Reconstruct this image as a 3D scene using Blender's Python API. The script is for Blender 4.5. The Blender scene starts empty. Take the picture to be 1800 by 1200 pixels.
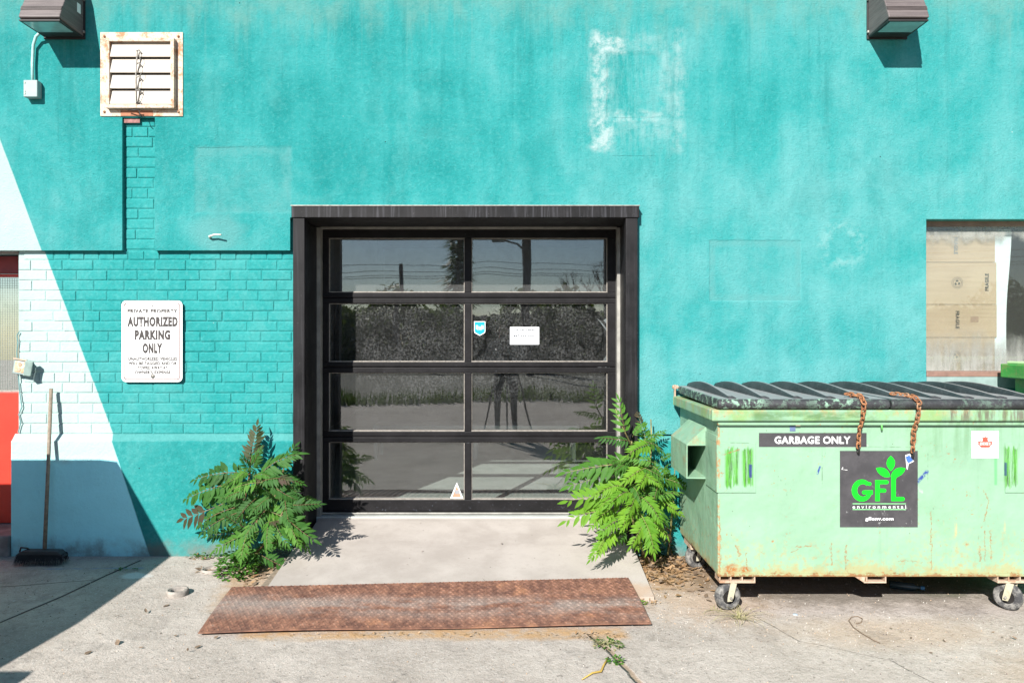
import bpy, math, random
from mathutils import Vector, Matrix
random.seed(7)
R = math.radians
S = bpy.context.scene
COL = S.collection

# ------------------------------------------------------------------ camera
cd = bpy.data.cameras.new('camera'); cam = bpy.data.objects.new('camera', cd); COL.objects.link(cam)
cam.location = (0, -5, 1.43); cam.rotation_euler = (R(90), 0, 0)
cd.sensor_width = 36; cd.lens = 27.0
cd.shift_x = 12/1800; cd.shift_y = -10/1800
cd.clip_start = 0.05; cd.clip_end = 2000
S.camera = cam
# ------------------------------------------------------------------ sky, sun, exposure
W = bpy.data.worlds.new('World'); S.world = W; W.use_nodes = True
wn = W.node_tree; bg = wn.nodes['Background']
sky = wn.nodes.new('ShaderNodeTexSky'); sky.sky_type = 'NISHITA'; sky.sun_disc = False
sun_d = Vector((.395, 1.0, -.695)).normalized()
sky.sun_elevation = math.asin(-sun_d.z); sky.sun_rotation = math.atan2(-sun_d.x, -sun_d.y)
wn.links.new(sky.outputs[0], bg.inputs[0]); bg.inputs[1].default_value = 0.066
sky.dust_density = 0.15; sky.ozone_density = 2.5; sky.air_density = 1.0
sl = bpy.data.lights.new('sun', 'SUN'); so = bpy.data.objects.new('sun', sl); COL.objects.link(so)
sl.energy = 4.8; sl.angle = R(0.5); sl.color = (1.0, .965, .91)
so.rotation_euler = sun_d.to_track_quat('-Z', 'Y').to_euler(); so.location = (-6, -15, 12)
S.view_settings.view_transform = 'Standard'; S.view_settings.look = 'None'
S.view_settings.exposure = 1.0; S.view_settings.gamma = 1.0; S.view_settings.use_curve_mapping = False

def at(px, py, Y):      # a point of the photograph on the plane at depth Y (authoring aid: everything is built at real depth)
    d = (5 + Y)/1350
    return Vector(((px-888)*d, Y, 1.43-(py-590)*d))

# ------------------------------------------------------------------ node helper
class M:
    def __init__(s, name):
        s.m = bpy.data.materials.new(name); s.m.use_nodes = True; s.t = s.m.node_tree
        s.b = s.t.nodes['Principled BSDF']; s.o = s.t.nodes['Material Output']
        s._p = None; s._x = None
    def put(s, sock, v):
        if isinstance(v, bpy.types.NodeSocket): s.t.links.new(v, sock)
        elif isinstance(v, (tuple, list)) and len(v) == 3 and sock.type == 'RGBA': sock.default_value = (*v, 1)
        else: sock.default_value = v
    def n(s, t): return s.t.nodes.new('ShaderNode'+t)
    def pos(s):
        if s._p is None: s._p = s.n('NewGeometry').outputs['Position']
        return s._p
    def obj(s): return s.n('TexCoord').outputs['Object']
    def xyz(s):
        if s._x is None:
            q = s.n('SeparateXYZ'); s.put(q.inputs[0], s.pos()); s._x = (q.outputs[0], q.outputs[1], q.outputs[2])
        return s._x
    def math(s, op, a, b=0.0, c=None, clamp=False):
        q = s.n('Math'); q.operation = op; q.use_clamp = clamp
        s.put(q.inputs[0], a); s.put(q.inputs[1], b)
        if c is not None: s.put(q.inputs[2], c)
        return q.outputs[0]
    def add(s, a, b): return s.math('ADD', a, b)
    def sub(s, a, b): return s.math('SUBTRACT', a, b)
    def mul(s, a, b, *r):
        o = s.math('MULTIPLY', a, b)
        for k in r: o = s.math('MULTIPLY', o, k)
        return o
    def mx(s, a, b, *r):
        o = s.math('MAXIMUM', a, b)
        for k in r: o = s.math('MAXIMUM', o, k)
        return o
    def vec(s, sc, v=None):
        q = s.n('VectorMath'); q.operation = 'MULTIPLY'; s.put(q.inputs[0], v or s.pos()); q.inputs[1].default_value = sc
        return q.outputs[0]
    def noise(s, scale, detail=4, rough=.5, v=None, dist=0.0):
        q = s.n('TexNoise'); s.put(q.inputs['Vector'], v or s.pos())
        q.inputs['Scale'].default_value = scale; q.inputs['Detail'].default_value = detail
        q.inputs['Roughness'].default_value = rough; q.inputs['Distortion'].default_value = dist
        return q.outputs['Fac']
    def voro(s, scale, v=None, feat='F1', rnd=1.0):
        q = s.n('TexVoronoi'); q.feature = feat; s.put(q.inputs['Vector'], v or s.pos())
        q.inputs['Scale'].default_value = scale; q.inputs['Randomness'].default_value = rnd
        return q.outputs['Distance']
    def mr(s, v, a, b, c=0.0, d=1.0, smooth=True):
        q = s.n('MapRange'); q.interpolation_type = 'SMOOTHSTEP' if smooth else 'LINEAR'; q.clamp = True
        for i, k in enumerate((v, a, b, c, d)): s.put(q.inputs[i], k)
        return q.outputs[0]
    def mix(s, f, a, b, mode='MIX'):
        q = s.n('Mix'); q.data_type = 'RGBA'; q.blend_type = mode
        s.put(q.inputs['Factor'], f); s.put(q.inputs[6], a); s.put(q.inputs[7], b)
        return q.outputs[2]
    def rect(s, x0, x1, z0, z1, e=.02, jx=0.0, jz=0.0, ax=(0, 2)):
        p = s.xyz(); x = s.add(p[ax[0]], jx); z = s.add(p[ax[1]], jz)
        a = s.mul(s.mr(x, x0-e, x0+e), s.mr(x, x1+e, x1-e))
        return s.mul(a, s.mr(z, z0-e, z0+e), s.mr(z, z1+e, z1-e))
    def blob(s, cx, cz, rx, rz, jit=0.0, soft=.35, ax=(0, 2)):
        p = s.xyz()
        x = s.math('DIVIDE', s.sub(p[ax[0]], cx), rx); z = s.math('DIVIDE', s.sub(p[ax[1]], cz), rz)
        d = s.math('SQRT', s.add(s.mul(x, x), s.mul(z, z)))
        return s.mr(s.add(d, jit), 1+soft, 1-soft)
    def seg(s, a, b, w, jit=0.0, ax=(0, 1)):       # soft line from a to b
        p = s.xyz(); px = s.sub(s.add(p[ax[0]], jit), a[0]); py = s.sub(s.add(p[ax[1]], jit), a[1])
        dx, dy = b[0]-a[0], b[1]-a[1]; L = dx*dx+dy*dy
        t = s.math('MULTIPLY', s.add(s.mul(px, dx), s.mul(py, dy)), 1/L, clamp=True)
        ex = s.sub(px, s.mul(t, dx)); ey = s.sub(py, s.mul(t, dy))
        d = s.math('SQRT', s.add(s.mul(ex, ex), s.mul(ey, ey)))
        return s.mr(d, w, w*.25)
    def poly(s, pts, w, jit=0.0, ax=(0, 1)):
        o = None
        for a, b in zip(pts, pts[1:]):
            k = s.seg(a, b, w, jit, ax); o = k if o is None else s.mx(o, k)
        return o
    def bump(s, h, strength=.5, dist=.01):
        q = s.n('Bump'); q.inputs['Strength'].default_value = strength; q.inputs['Distance'].default_value = dist
        s.put(q.inputs['Height'], h); s.put(s.b.inputs['Normal'], q.outputs[0]); return q.outputs[0]
    def set(s, **k):
        for a, v in k.items(): s.put(s.b.inputs[a.replace('_', ' ')], v)
        return s
def simple(name, col, rough=.6, metal=0.0, var=.15, scale=20, bump=0.0, bs=60, spec=.5):
    m = M(name)
    n = m.noise(scale, 5, .6)
    c = m.mix(m.mr(n, .3, .7), tuple(k*(1-var) for k in col), tuple(min(1, k*(1+var)) for k in col))
    m.set(Base_Color=c, Roughness=rough, Metallic=metal)
    m.b.inputs['Specular IOR Level'].default_value = spec
    if bump: m.bump(m.noise(bs, 4, .6), .6, bump)
    return m.m

# ------------------------------------------------------------------ materials
def wall_paint(name, stucco=False, plinth=False):
    m = M(name); x, y, z = m.xyz()
    big = m.noise(1.1, 5, .6); med = m.noise(4.5, 6, .68); fine = m.noise(38, 3, .7)
    strk = m.noise(1.0, 5, .62, m.vec((9, 1, .55)))
    v = m.add(m.mul(big, .50), m.add(m.mul(med, .32), m.mul(strk, .18)))
    zz = m.mr(z, 2.9, .9, 0, .12, False)
    xx = m.mr(x, -1.0, 1.6, -.045, .05, False)
    v = m.add(v, m.add(zz, xx))
    deep, mid, pale = (.0035, .192, .188), (.020, .252, .248), (.100, .325, .325)
    if not stucco: deep, mid, pale = (.0050, .200, .195), (.014, .232, .226), (.038, .265, .258)
    if plinth: deep, mid, pale = (.003, .170, .168), (.007, .200, .196), (.020, .232, .226)
    c = m.mix(m.mr(v, .36, .53), deep, mid)
    c = m.mix(m.mr(v, .47, .74), c, pale)
    if plinth:
        c = m.mix(m.mr(m.add(z, m.mul(m.sub(med, .5), .03)), .742, .752), c, (.055, .24, .23))
    c = m.mix(m.mul(m.mr(fine, .46, .72), .55), c, m.mix(.5, c, (.09, .34, .33)))
    c = m.mix(m.mul(m.mr(m.noise(52, 4, .75), .50, .34), .42), c, m.mix(.5, c, (.001, .10, .10)))
    c = m.mix(m.mul(m.mr(m.noise(2.3, 6, .72, m.vec((1, 1, .7)), .6), .50, .66), .35), c, m.mix(.5, c, (.12, .34, .33)))
    c = m.mix(m.mul(m.mr(m.noise(3.1, 6, .75, m.vec((1, 1, .6)), .4), .50, .36), .38), c, m.mix(.5, c, (.001, .13, .125)))
    h = m.mul(fine, 1.0)
    if stucco:
        jx = m.mul(m.sub(m.noise(14, 4, .6), .5), .10); jz = m.mul(m.sub(m.noise(11, 4, .6, m.vec((1, 1, 1.3))), .5), .10)
        brk = m.noise(9, 6, .72); bk2 = m.noise(5, 5, .7, m.vec((5, 1, .9)))
        # lime bloom round an old blocked opening, upper right of the door
        A = m.sub(m.rect(.545, 1.145, 2.72, 3.385, .035, jx, jz), m.rect(.70, 1.00, 2.84, 3.27, .035, jx, jz))
        lft = m.rect(.565, .665, 2.64, 3.38, .03, jx, jz)
        foot = m.rect(.555, .70, 2.64, 2.86, .035, jx, jz)
        top = m.rect(.555, .78, 3.27, 3.40, .03, jx, jz)
        bot = m.rect(.56, 1.02, 2.82, 2.89, .025, jx, jz)
        rgt = m.rect(1.09, 1.16, 2.63, 3.42, .04, jx, jz)
        inner = m.mx(m.mul(A, .25), m.mul(lft, .85), m.mul(foot, 1.0), m.mul(top, 1.0), m.mul(bot, .55), m.mul(rgt, .42))
        bloom = m.mul(inner, m.mr(brk, .36, .60, .04, 1.0), m.mr(med, .3, .55, .45, 1.0), m.mr(bk2, .25, .6, .6, 1.0))
        c = m.mix(m.mul(m.rect(.50, 1.2, 2.60, 3.44, .10, jx, jz), m.mr(bk2, .4, .6), .30), c, (.15, .33, .33))
        c = m.mix(bloom, c, (.33, .42, .415))
        # older patches
        B = m.sub(m.rect(-2.02, -1.39, 2.23, 2.66, .015, m.mul(jx, .3), m.mul(jz, .3)), m.rect(-1.92, -1.47, 2.30, 2.60, .05, jx, jz))
        B2 = m.rect(-2.02, -1.39, 2.23, 2.66, .012, m.mul(jx, .2), m.mul(jz, .2))
        c = m.mix(m.mul(m.mx(m.mul(B, .75), m.mul(B2, .3)), m.mr(brk, .3, .7, .25, 1)), c, (.085, .27, .265))
        C2 = m.sub(m.rect(1.33, 1.925, 1.655, 2.05, .008, m.mul(jx, .12), m.mul(jz, .12)), m.rect(1.37, 1.885, 1.70, 2.01, .02, m.mul(jx, .2), m.mul(jz, .2)))
        C3 = m.rect(1.33, 1.925, 1.655, 2.05, .006, m.mul(jx, .1), m.mul(jz, .1))
        c = m.mix(m.mul(m.mx(m.mul(C2, .8), m.mul(C3, .18)), m.mr(brk, .3, .65, .35, 1)), c, (.085, .275, .27))
        # hole over the cable stub, ring stain
        c = m.mix(m.mul(m.blob(-1.87, 2.10, .17, .12, m.mul(m.sub(brk, .5), 1.2)), .6), c, (.10, .28, .275))
        ring = m.sub(m.blob(2.19, 2.02, .17, .17, m.mul(m.sub(brk, .5), 1.4), .25), m.blob(2.19, 2.02, .09, .09, m.mul(m.sub(brk, .5), 1.4), .3))
        c = m.mix(m.mul(ring, m.mr(brk, .45, .6), .7), c, (.16, .36, .355))
        # lime drips from the parapet
        dr = m.noise(1.0, 4, .6, m.vec((7.5, 1, .35)))
        lim = m.mr(m.sub(z, m.mul(dr, .85)), 2.93, 3.22)
        c = m.mix(m.mul(lim, m.mr(m.noise(7, 5, .7), .3, .62, .1, .55)), c, (.13, .27, .235))
        d2 = m.mr(m.noise(1.0, 3, .5, m.vec((26, 1, .5))), .60, .70)
        c = m.mix(m.mul(d2, m.mr(z, 2.9, 3.5), .18), c, (.12, .27, .25))
        dk = m.mr(m.noise(1.0, 4, .6, m.vec((13, 1, .8))), .55, .75)
        c = m.mix(m.mul(dk, m.mr(z, 1.6, 3.2), .45), c, (.0025, .135, .13))
        cr = m.mx(m.seg((.70, 2.845), (1.0, 2.85), .004, m.mul(jx, .08), (0, 2)), m.seg((.70, 2.6), (.98, 2.595), .004, m.mul(jx, .08), (0, 2)),
                  m.seg((-2.0, 2.65), (-1.7, 2.655), .003, m.mul(jx, .08), (0, 2)), m.seg((.665, 2.85), (.665, 3.26), .004, m.mul(jx, .05), (0, 2)))
        c = m.mix(m.mul(cr, .3, m.mr(brk, .4, .6)), c, (.005, .09, .085))
        h = m.add(m.mul(m.noise(85, 4, .8), 1.2), m.add(m.mul(m.noise(17, 4, .6), .55), m.add(m.mul(big, 3.5), m.mul(med, 1.6))))
        h = m.add(h, m.add(m.mul(C3, -.5), m.add(m.mul(B2, -.4), m.mul(cr, -.3))))
        h = m.add(h, m.mul(m.rect(.665, 1.0, 2.845, 3.265, .02, m.mul(jx, .15), m.mul(jz, .15)), -.6))
    else:
        h = m.add(m.mul(m.noise(60, 4, .7), .9), m.mul(m.noise(16, 4, .6), 1.8))
        ch = m.mul(m.mr(m.noise(22, 5, .75), .66, .74), .6)
        c = m.mix(ch, c, (.04, .26, .25))
    # painted pale diagonal, left
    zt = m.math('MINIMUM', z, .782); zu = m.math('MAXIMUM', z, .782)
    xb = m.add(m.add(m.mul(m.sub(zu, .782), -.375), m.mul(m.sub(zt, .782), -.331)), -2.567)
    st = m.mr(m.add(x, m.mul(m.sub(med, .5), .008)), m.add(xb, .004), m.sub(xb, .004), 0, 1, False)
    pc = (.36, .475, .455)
    if plinth: pc = (.37, .84, .90)  # brighter than the stripe above, to lift the shaded base by colour
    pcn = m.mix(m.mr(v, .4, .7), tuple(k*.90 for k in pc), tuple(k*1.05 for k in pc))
    if plinth: pcn = m.mix(m.mr(m.add(z, m.mul(m.sub(m.noise(6, 4), .5), .10)), .60, .68), pcn, (.35, .47, .455))  # sunlit band above the car's shadow gets its own colour, split by height
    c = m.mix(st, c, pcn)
    # dirt near the ground
    dn = m.mr(m.sub(z, m.mul(m.noise(12, 5, .7), .16)), .06, -.06)
    c = m.mix(m.mul(dn, .75, m.mr(m.noise(5, 5, .7), .38, .6, .25, 1)), c, (.16, .15, .13))
    wsp = m.mr(m.voro(3.7, m.vec((1.1, 1, 1.4))), .022, .012)
    c = m.mix(m.mul(wsp, m.mr(m.noise(1.7), .50, .56), .8), c, (.34, .40, .38))
    spk = m.mr(m.voro(5.5), .030, .018)
    c = m.mix(m.mul(spk, m.mr(m.noise(2.3), .48, .55), .9), c, (.006, .03, .03))
    m.set(Base_Color=c, Roughness=.78); m.b.inputs['Specular IOR Level'].default_value = .25
    m.bump(h, .85 if stucco else .7, .008 if stucco else .005)
    return m.m
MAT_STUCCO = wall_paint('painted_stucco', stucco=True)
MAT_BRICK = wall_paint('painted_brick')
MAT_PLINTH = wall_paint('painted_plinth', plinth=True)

def ground_mat():
    m = M('worn_concrete_ground'); x, y, z = m.xyz()
    a = m.noise(1.3, 6, .62); b = m.noise(9, 6, .7); f = m.noise(120, 3, .7); g = m.noise(38, 4, .7)
    v = m.add(m.mul(a, .45), m.add(m.mul(b, .3), m.mul(g, .25)))
    c = m.mix(m.mr(v, .36, .64), (.315, .274, .236), (.465, .413, .366))
    c = m.mix(m.mr(f, .56, .72), c, (.52, .49, .46))
    c = m.mix(m.mul(m.mr(f, .40, .30), .55), c, (.15, .135, .12))
    # coarse aggregate
    ag = m.voro(95); c = m.mix(m.mul(m.mr(ag, .22, .12), m.mr(m.noise(15), .38, .55), .8), c, (.15, .13, .115))
    c = m.mix(m.mul(m.mr(m.voro(60, m.vec((1, 1.3, 1))), .20, .14), .5), c, (.56, .53, .50))
    c = m.mix(m.mul(m.mr(m.voro(23), .09, .06), .75), c, (.10, .085, .07))
    c = m.mix(m.mul(m.mr(m.noise(3.0, 6, .75), .52, .66), .45), c, (.22, .195, .175))
    c = m.mix(m.mul(m.mr(m.noise(6.5, 6, .8, None, .8), .58, .68), .35), c, (.17, .15, .13))
    c = m.mix(m.mul(m.mr(m.noise(48, 3, .6), .62, .70), .6), c, (.13, .115, .10))
    # older darker asphalt-grey slab on the left of the joint
    jn = m.mul(m.sub(m.noise(7, 5, .65), .5), .07)
    # tan silt
    silt = m.mx(m.mul(m.rect(-1.3, .6, -1.28, -1.14, .035, 0, m.mul(jn, 1.5), (0, 1)), m.mr(b, .35, .6, .3, 1)),
                m.blob(1.02, -.22, .30, .42, m.mul(m.sub(b, .5), 2.2), .4, (0, 1)),
                m.mul(m.blob(1.1, -.75, .35, .30, m.mul(m.sub(b, .5), 2.5), .6, (0, 1)), .45),
                m.mul(m.blob(-1.52, -.42, .12, .42, m.mul(m.sub(b, .5), 2.0), .5, (0, 1)), .7),
                m.mul(m.blob(2.6, -1.75, .5, .3, m.mul(m.sub(b, .5), 1.5), .6, (0, 1)), .35),
                m.mul(m.blob(1.9, -1.2, .5, .16, m.mul(m.sub(b, .5), 2.0), .6, (0, 1)), .30))
    c = m.mix(m.mul(silt, m.mr(m.add(g, m.mul(b, .5)), .45, .85, .45, 1)), c, (.40, .255, .135))
    # joints and cracks
    jt = m.poly([(-2.33, -.10), (-2.40, -.37), (-2.47, -.72), (-2.60, -1.15), (-2.72, -1.45), (-2.9, -2.2)], .011, m.mul(jn, .12))
    ck = m.poly([(-2.42, -.45), (-2.62, -.50), (-2.85, -.56), (-3.2, -.60)], .005, m.mul(jn, .35))
    ck2 = m.poly([(.42, -1.22), (.50, -1.45), (.57, -1.70), (.66, -2.1)], .020, m.mul(jn, .35))
    ck3 = m.poly([(1.30, -1.0), (1.42, -1.3), (1.75, -1.5), (1.9, -1.9)], .0035, m.mul(jn, .5))
    c = m.mix(m.mul(m.mx(jt, ck), .9), c, (.06, .055, .05))
    c = m.mix(m.mul(ck2, .75), c, (.27, .19, .12))
    c = m.mix(m.mul(ck3, .5), c, (.18, .16, .14))
    # paint spatter left, faint blue line
    sp = m.mr(m.voro(13), .13, .07); reg = m.mx(m.blob(-2.35, -.55, .42, .4, 0, .6, (0, 1)), m.blob(-2.65, -1.2, .3, .12, 0, .6, (0, 1)))
    c = m.mix(m.mul(sp, reg, m.mr(m.noise(14, 4, .7), .5, .58), .9), c, (.60, .63, .62))
    c = m.mix(m.mul(m.blob(-2.66, -1.30, .06, .025, m.mul(m.sub(b, .5), 3), .4, (0, 1)), .85), c, (.62, .65, .64))
    c = m.mix(m.mul(m.blob(-2.22, -.38, .07, .05, m.mul(m.sub(b, .5), 3), .4, (0, 1)), .7), c, (.62, .65, .64))
    c = m.mix(m.mul(m.blob(-2.63, -1.56, .14, .07, m.mul(m.sub(b, .5), 2), .5, (0, 1)), .35), c, (.40, .55, .30))
    c = m.mix(m.mul(m.seg((-2.85, -.26), (-2.25, -.24), .018, m.mul(jn, .2)), m.mr(b, .38, .6), .7), c, (.14, .22, .38))
    # darker brown and green patches below the bin
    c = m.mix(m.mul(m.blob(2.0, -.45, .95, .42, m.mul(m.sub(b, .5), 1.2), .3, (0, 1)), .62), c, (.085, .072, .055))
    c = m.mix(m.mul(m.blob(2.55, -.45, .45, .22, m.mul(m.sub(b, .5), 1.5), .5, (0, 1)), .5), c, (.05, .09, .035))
    m.set(Base_Color=c, Roughness=.9); m.b.inputs['Specular IOR Level'].default_value = .2
    h = m.add(m.mul(g, .6), m.add(m.mul(f, .35), m.mul(b, .8)))
    h = m.add(h, m.mul(m.mx(jt, ck, m.mul(ck2, .6), m.mul(ck3, .5)), -2.5))
    m.bump(h, 1.0, .009)
    return m.m
MAT_GROUND = ground_mat()

def ramp_mat():
    m = M('pale_concrete'); x, y, z = m.xyz()
    b = m.noise(7, 6, .65); f = m.noise(130, 3, .7); a = m.noise(2, 4, .6)
    c = m.mix(m.mr(m.add(m.mul(a, .5), m.mul(b, .5)), .35, .65), (.33, .295, .262), (.42, .38, .342))
    c = m.mix(m.mul(m.mr(m.noise(14, 5, .75), .56, .72), .5), c, (.27, .235, .205))
    c = m.mix(m.mul(m.mr(f, .36, .28), .6), c, (.17, .15, .13))
    c = m.mix(m.mul(m.mr(m.voro(9), .045, .03), .8), c, (.10, .09, .08))
    c = m.mix(m.mul(m.blob(.73, -.70, .16, .10, m.mul(m.sub(b, .5), 2), .5, (0, 1)), .6), c, (.42, .28, .18))
    c = m.mix(m.mul(m.seg((-1.3, .355), (.8, .355), .010, 0), .35), c, (.2, .18, .16))
    m.set(Base_Color=c, Roughness=.85); m.b.inputs['Specular IOR Level'].default_value = .25
    m.bump(m.add(m.mul(f, .4), b), .5, .004)
    return m.m
MAT_RAMP = ramp_mat()

def plate_mat():
    m = M('rusty_tread_plate'); x, y, z = m.xyz()
    a = m.noise(2.6, 6, .65, m.vec((1, 3, 1))); b = m.noise(16, 6, .7); f = m.noise(150, 3, .7)
    c = m.mix(m.mr(b, .35, .65), (.120, .057, .040), (.255, .124, .078))
    c = m.mix(m.mr(m.noise(5, 5, .7), .55, .68), c, (.30, .145, .082))
    yy = m.mr(y, -1.16, -.92); y2 = m.mr(y, -.76, -.94)
    wear = m.mul(yy, y2, m.mr(m.add(a, m.mul(x, -.05)), .36, .60))
    c = m.mix(m.mul(wear, .62), c, (.31, .275, .245))
    c = m.mix(m.mul(m.mr(b, .6, .75), .4), c, (.35, .30, .27))
    c = m.mix(m.mul(m.mr(f, .4, .3), .5), c, (.05, .03, .02))
    m.set(Base_Color=c, Roughness=.75, Metallic=.1); m.bump(m.add(b, f), .4, .002)
    return m.m
MAT_PLATE = plate_mat()

def bin_mat(name, base, chip, dirty=1.0):
    m = M(name); x, y, z = m.xyz()
    a = m.noise(2.2, 5, .6); b = m.noise(18, 6, .7); f = m.noise(70, 4, .7); s = m.noise(1, 5, .6, m.vec((20, 20, 1.3)))
    c = m.mix(m.mr(a, .35, .65), tuple(k*.93 for k in base), tuple(k*1.05 for k in base))
    c = m.mix(m.mul(m.mr(s, .54, .72), .30*dirty), c, tuple(k*.72 for k in base))
    # rust along the bottom edge, small chips and runs
    e = m.mr(m.sub(z, m.mul(m.sub(m.noise(9, 6, .78), .46), .30)), .215, .165)
    c = m.mix(m.mul(e, .50*dirty), c, (.36, .25, .08))
    e2 = m.mr(m.sub(z, m.mul(m.sub(m.noise(19, 6, .8), .52), .13)), .176, .164)
    c = m.mix(m.mul(e2, .85*dirty), c, (.22, .085, .03))
    rr = m.mul(m.mr(m.noise(1, 6, .75, m.vec((22, 22, 1.6))), .58, .68), m.mr(m.noise(2.2, 4, .6), .45, .6), m.mr(z, .62, .25))
    c = m.mix(m.mul(rr, .45*dirty), c, (.30, .24, .11))
    c = m.mix(m.mul(m.mr(m.noise(3.4, 6, .7), .52, .70), .22*dirty), c, (.13, .27, .13))
    low = m.mr(z, .75, .2)
    ch = m.mul(m.mr(m.noise(30, 5, .8), .62, .66), m.mr(m.noise(3.2, 3), .44, .56))
    c = m.mix(m.mul(ch, dirty, .9), c, (.36, .16, .055))
    run = m.mul(m.mr(m.noise(1, 5, .7, m.vec((34, 34, 3.0))), .62, .70), m.mr(m.noise(4, 4), .52, .62), low)
    c = m.mix(m.mul(run, .75*dirty), c, (.50, .33, .14))
    top = m.mul(m.rect(-9, 9, .978, 1.06, .01), m.mr(m.noise(7, 5, .7, m.vec((1, 1, .6))), .45, .62))
    c = m.mix(m.mul(top, .70*dirty), c, (.20, .30, .09))
    top2 = m.mul(m.mr(z, .99, 1.035), m.mr(m.noise(12, 6, .75), .46, .6))
    c = m.mix(m.mul(top2, .6*dirty), c, (.40, .25, .12))
    u = m.mul(m.mr(z, .93, .985), m.mr(m.noise(5, 5, .7), .42, .65))
    c = m.mix(m.mul(u, .5*dirty), c, (.17, .34, .12))
    sc = m.mr(m.noise(1, 4, .7, m.vec((50, 50, 11)), 1.5), .69, .72)
    c = m.mix(m.mul(sc, m.mr(m.noise(5), .5, .6), .6*dirty), c, chip)
    c = m.mix(m.mul(m.mr(m.voro(17), .05, .03), m.mr(m.noise(4, 3), .48, .55), .9*dirty), c, (.07, .05, .04))
    if dirty >= 1.0:
        # scraped strokes on the two fork pocket plates
        j = m.mul(m.sub(m.noise(1, 4, .7, m.vec((60, 60, 5))), .5), .12)
        for (x0, x1) in ((1.165, 1.235), (1.255, 1.312), (2.645, 2.71)):
            k = m.mul(m.rect(x0, x1, .635, .835, .008, 0, j), m.mr(m.noise(1, 6, .8, m.vec((85, 85, 4))), .36, .56))
            c = m.mix(m.mul(k, .95), c, m.mix(m.mr(m.noise(1, 5, .75, m.vec((80, 80, 5))), .46, .62), (.07, .30, .02), (.035, .10, .02)))
        c = m.mix(m.mul(m.rect(1.29, 1.306, .68, .75, .004, m.mul(j, .1)), .9), c, (.02, .03, .16))
        c = m.mix(m.mul(m.rect(2.645, 2.654, .69, .76, .003, m.mul(j, .1)), .9), c, (.02, .05, .12))
        c = m.mix(m.mul(m.rect(2.592, 2.607, .64, .785, .004, m.mul(j, .05)), .55), c, (.06, .55, .10))
        # outlines left by old stickers, torn blue scraps
        ln = m.mx(m.seg((1.68, .62), (1.68, .845), .004, m.mul(j, .02), (0, 2)), m.seg((1.68, .845), (2.24, .84), .003, m.mul(j, .03), (0, 2)),
                  m.seg((2.24, .84), (2.24, .66), .003, m.mul(j, .03), (0, 2)), m.seg((1.12, .865), (1.32, .862), .003, m.mul(j, .03), (0, 2)))
        c = m.mix(m.mul(ln, m.mr(b, .42, .6), .8), c, (.10, .16, .10))
        bl = m.mx(m.seg((2.175, .645), (2.235, .71), .014, m.mul(j, .1), (0, 2)), m.seg((1.71, .855), (1.90, .853), .010, m.mul(j, .05), (0, 2)),
                  m.seg((1.655, .70), (1.668, .735), .008, m.mul(j, .05), (0, 2)))
        c = m.mix(m.mul(bl, m.mr(f, .38, .5)), c, (.03, .06, .24))
        wh = m.mx(m.seg((1.70, .842), (1.92, .848), .008, m.mul(j, .15), (0, 2)), m.seg((2.16, .66), (2.21, .60), .010, m.mul(j, .15), (0, 2)))
        c = m.mix(m.mul(wh, m.mr(f, .4, .5), .8), c, (.34, .37, .35))
        runs = None; jr = m.mul(m.sub(m.noise(30, 4, .7), .5), .05)
        def dp(px, py): return ((px-888)/331.7, 1.43-(py-590)/331.7)
        for a_, b_, w_ in (((1293, 958), (1300, 976), .007), ((1311, 972), (1313, 998), .006), ((1398, 962), (1428, 958), .005), ((1388, 972), (1402, 966), .003), ((1730, 860), (1737, 880), .006),
                           ((1737, 880), (1730, 915), .005), ((1731, 932), (1733, 985), .004), ((1741, 932), (1742, 982), .004), ((1722, 960), (1724, 985), .004), ((1460, 955), (1462, 992), .006),
                           ((1580, 985), (1630, 988), .003), ((1268, 800), (1300, 789), .004), ((1486, 960), (1488, 1005), .007), ((1636, 900), (1637, 1000), .005), ((1265, 900), (1266, 1005), .006)):
            k_ = m.seg(dp(*a_), dp(*b_), w_, jr, (0, 2)); runs = k_ if runs is None else m.mx(runs, k_)
        c = m.mix(m.mul(runs, m.mr(f, .38, .56), .85), c, (.26, .13, .05))
        halo = m.mul(m.mx(m.blob(1.6, .21, .5, .10, m.mul(m.sub(b, .5), 2.5), .8), m.blob(2.5, .22, .4, .14, m.mul(m.sub(b, .5), 2.5), .8), m.blob(1.2, .22, .1, .16, m.mul(m.sub(b, .5), 2.5), .8)), m.mr(m.noise(32, 5, .8), .48, .66))
        c = m.mix(m.mul(halo, .6), c, (.36, .23, .09))
        dkr = m.mul(m.rect(1.3, 1.95, .985, 1.03, .018, 0, m.mul(m.sub(a, .5), .05)), m.mr(m.noise(3.3, 5, .7, m.vec((1, 1, 3))), .42, .6))
        c = m.mix(m.mul(dkr, .75), c, (.07, .15, .05))
        blk = m.mul(m.rect(2.30, 2.75, .975, 1.05, .03), m.mr(m.noise(1, 5, .7, m.vec((30, 30, 4))), .42, .6))
        c = m.mix(m.mul(blk, .75), c, (.10, .06, .05))
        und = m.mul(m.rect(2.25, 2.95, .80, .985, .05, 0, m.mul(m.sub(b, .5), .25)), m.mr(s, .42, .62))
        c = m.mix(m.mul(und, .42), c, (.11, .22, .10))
        slope = m.mul(m.mr(x, 1.129, 1.1285), m.mr(m.noise(1, 6, .7, m.vec((14, 14, 2.2))), .50, .66))
        c = m.mix(m.mul(slope, .45), c, (.13, .27, .16))
        side = m.mul(m.mr(x, 1.1265, 1.10), m.mr(m.noise(8, 6, .75), .50, .62))
        c = m.mix(m.mul(side, .5), c, (.34, .20, .10))
        corner = m.mul(m.rect(1.118, 1.138, .17, .98, .004, m.mul(jr, .25)), m.mr(y, -.900, -.925), m.mr(m.noise(24, 5, .75), .45, .58))
        c = m.mix(m.mul(corner, .8), c, (.36, .17, .06))
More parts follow.
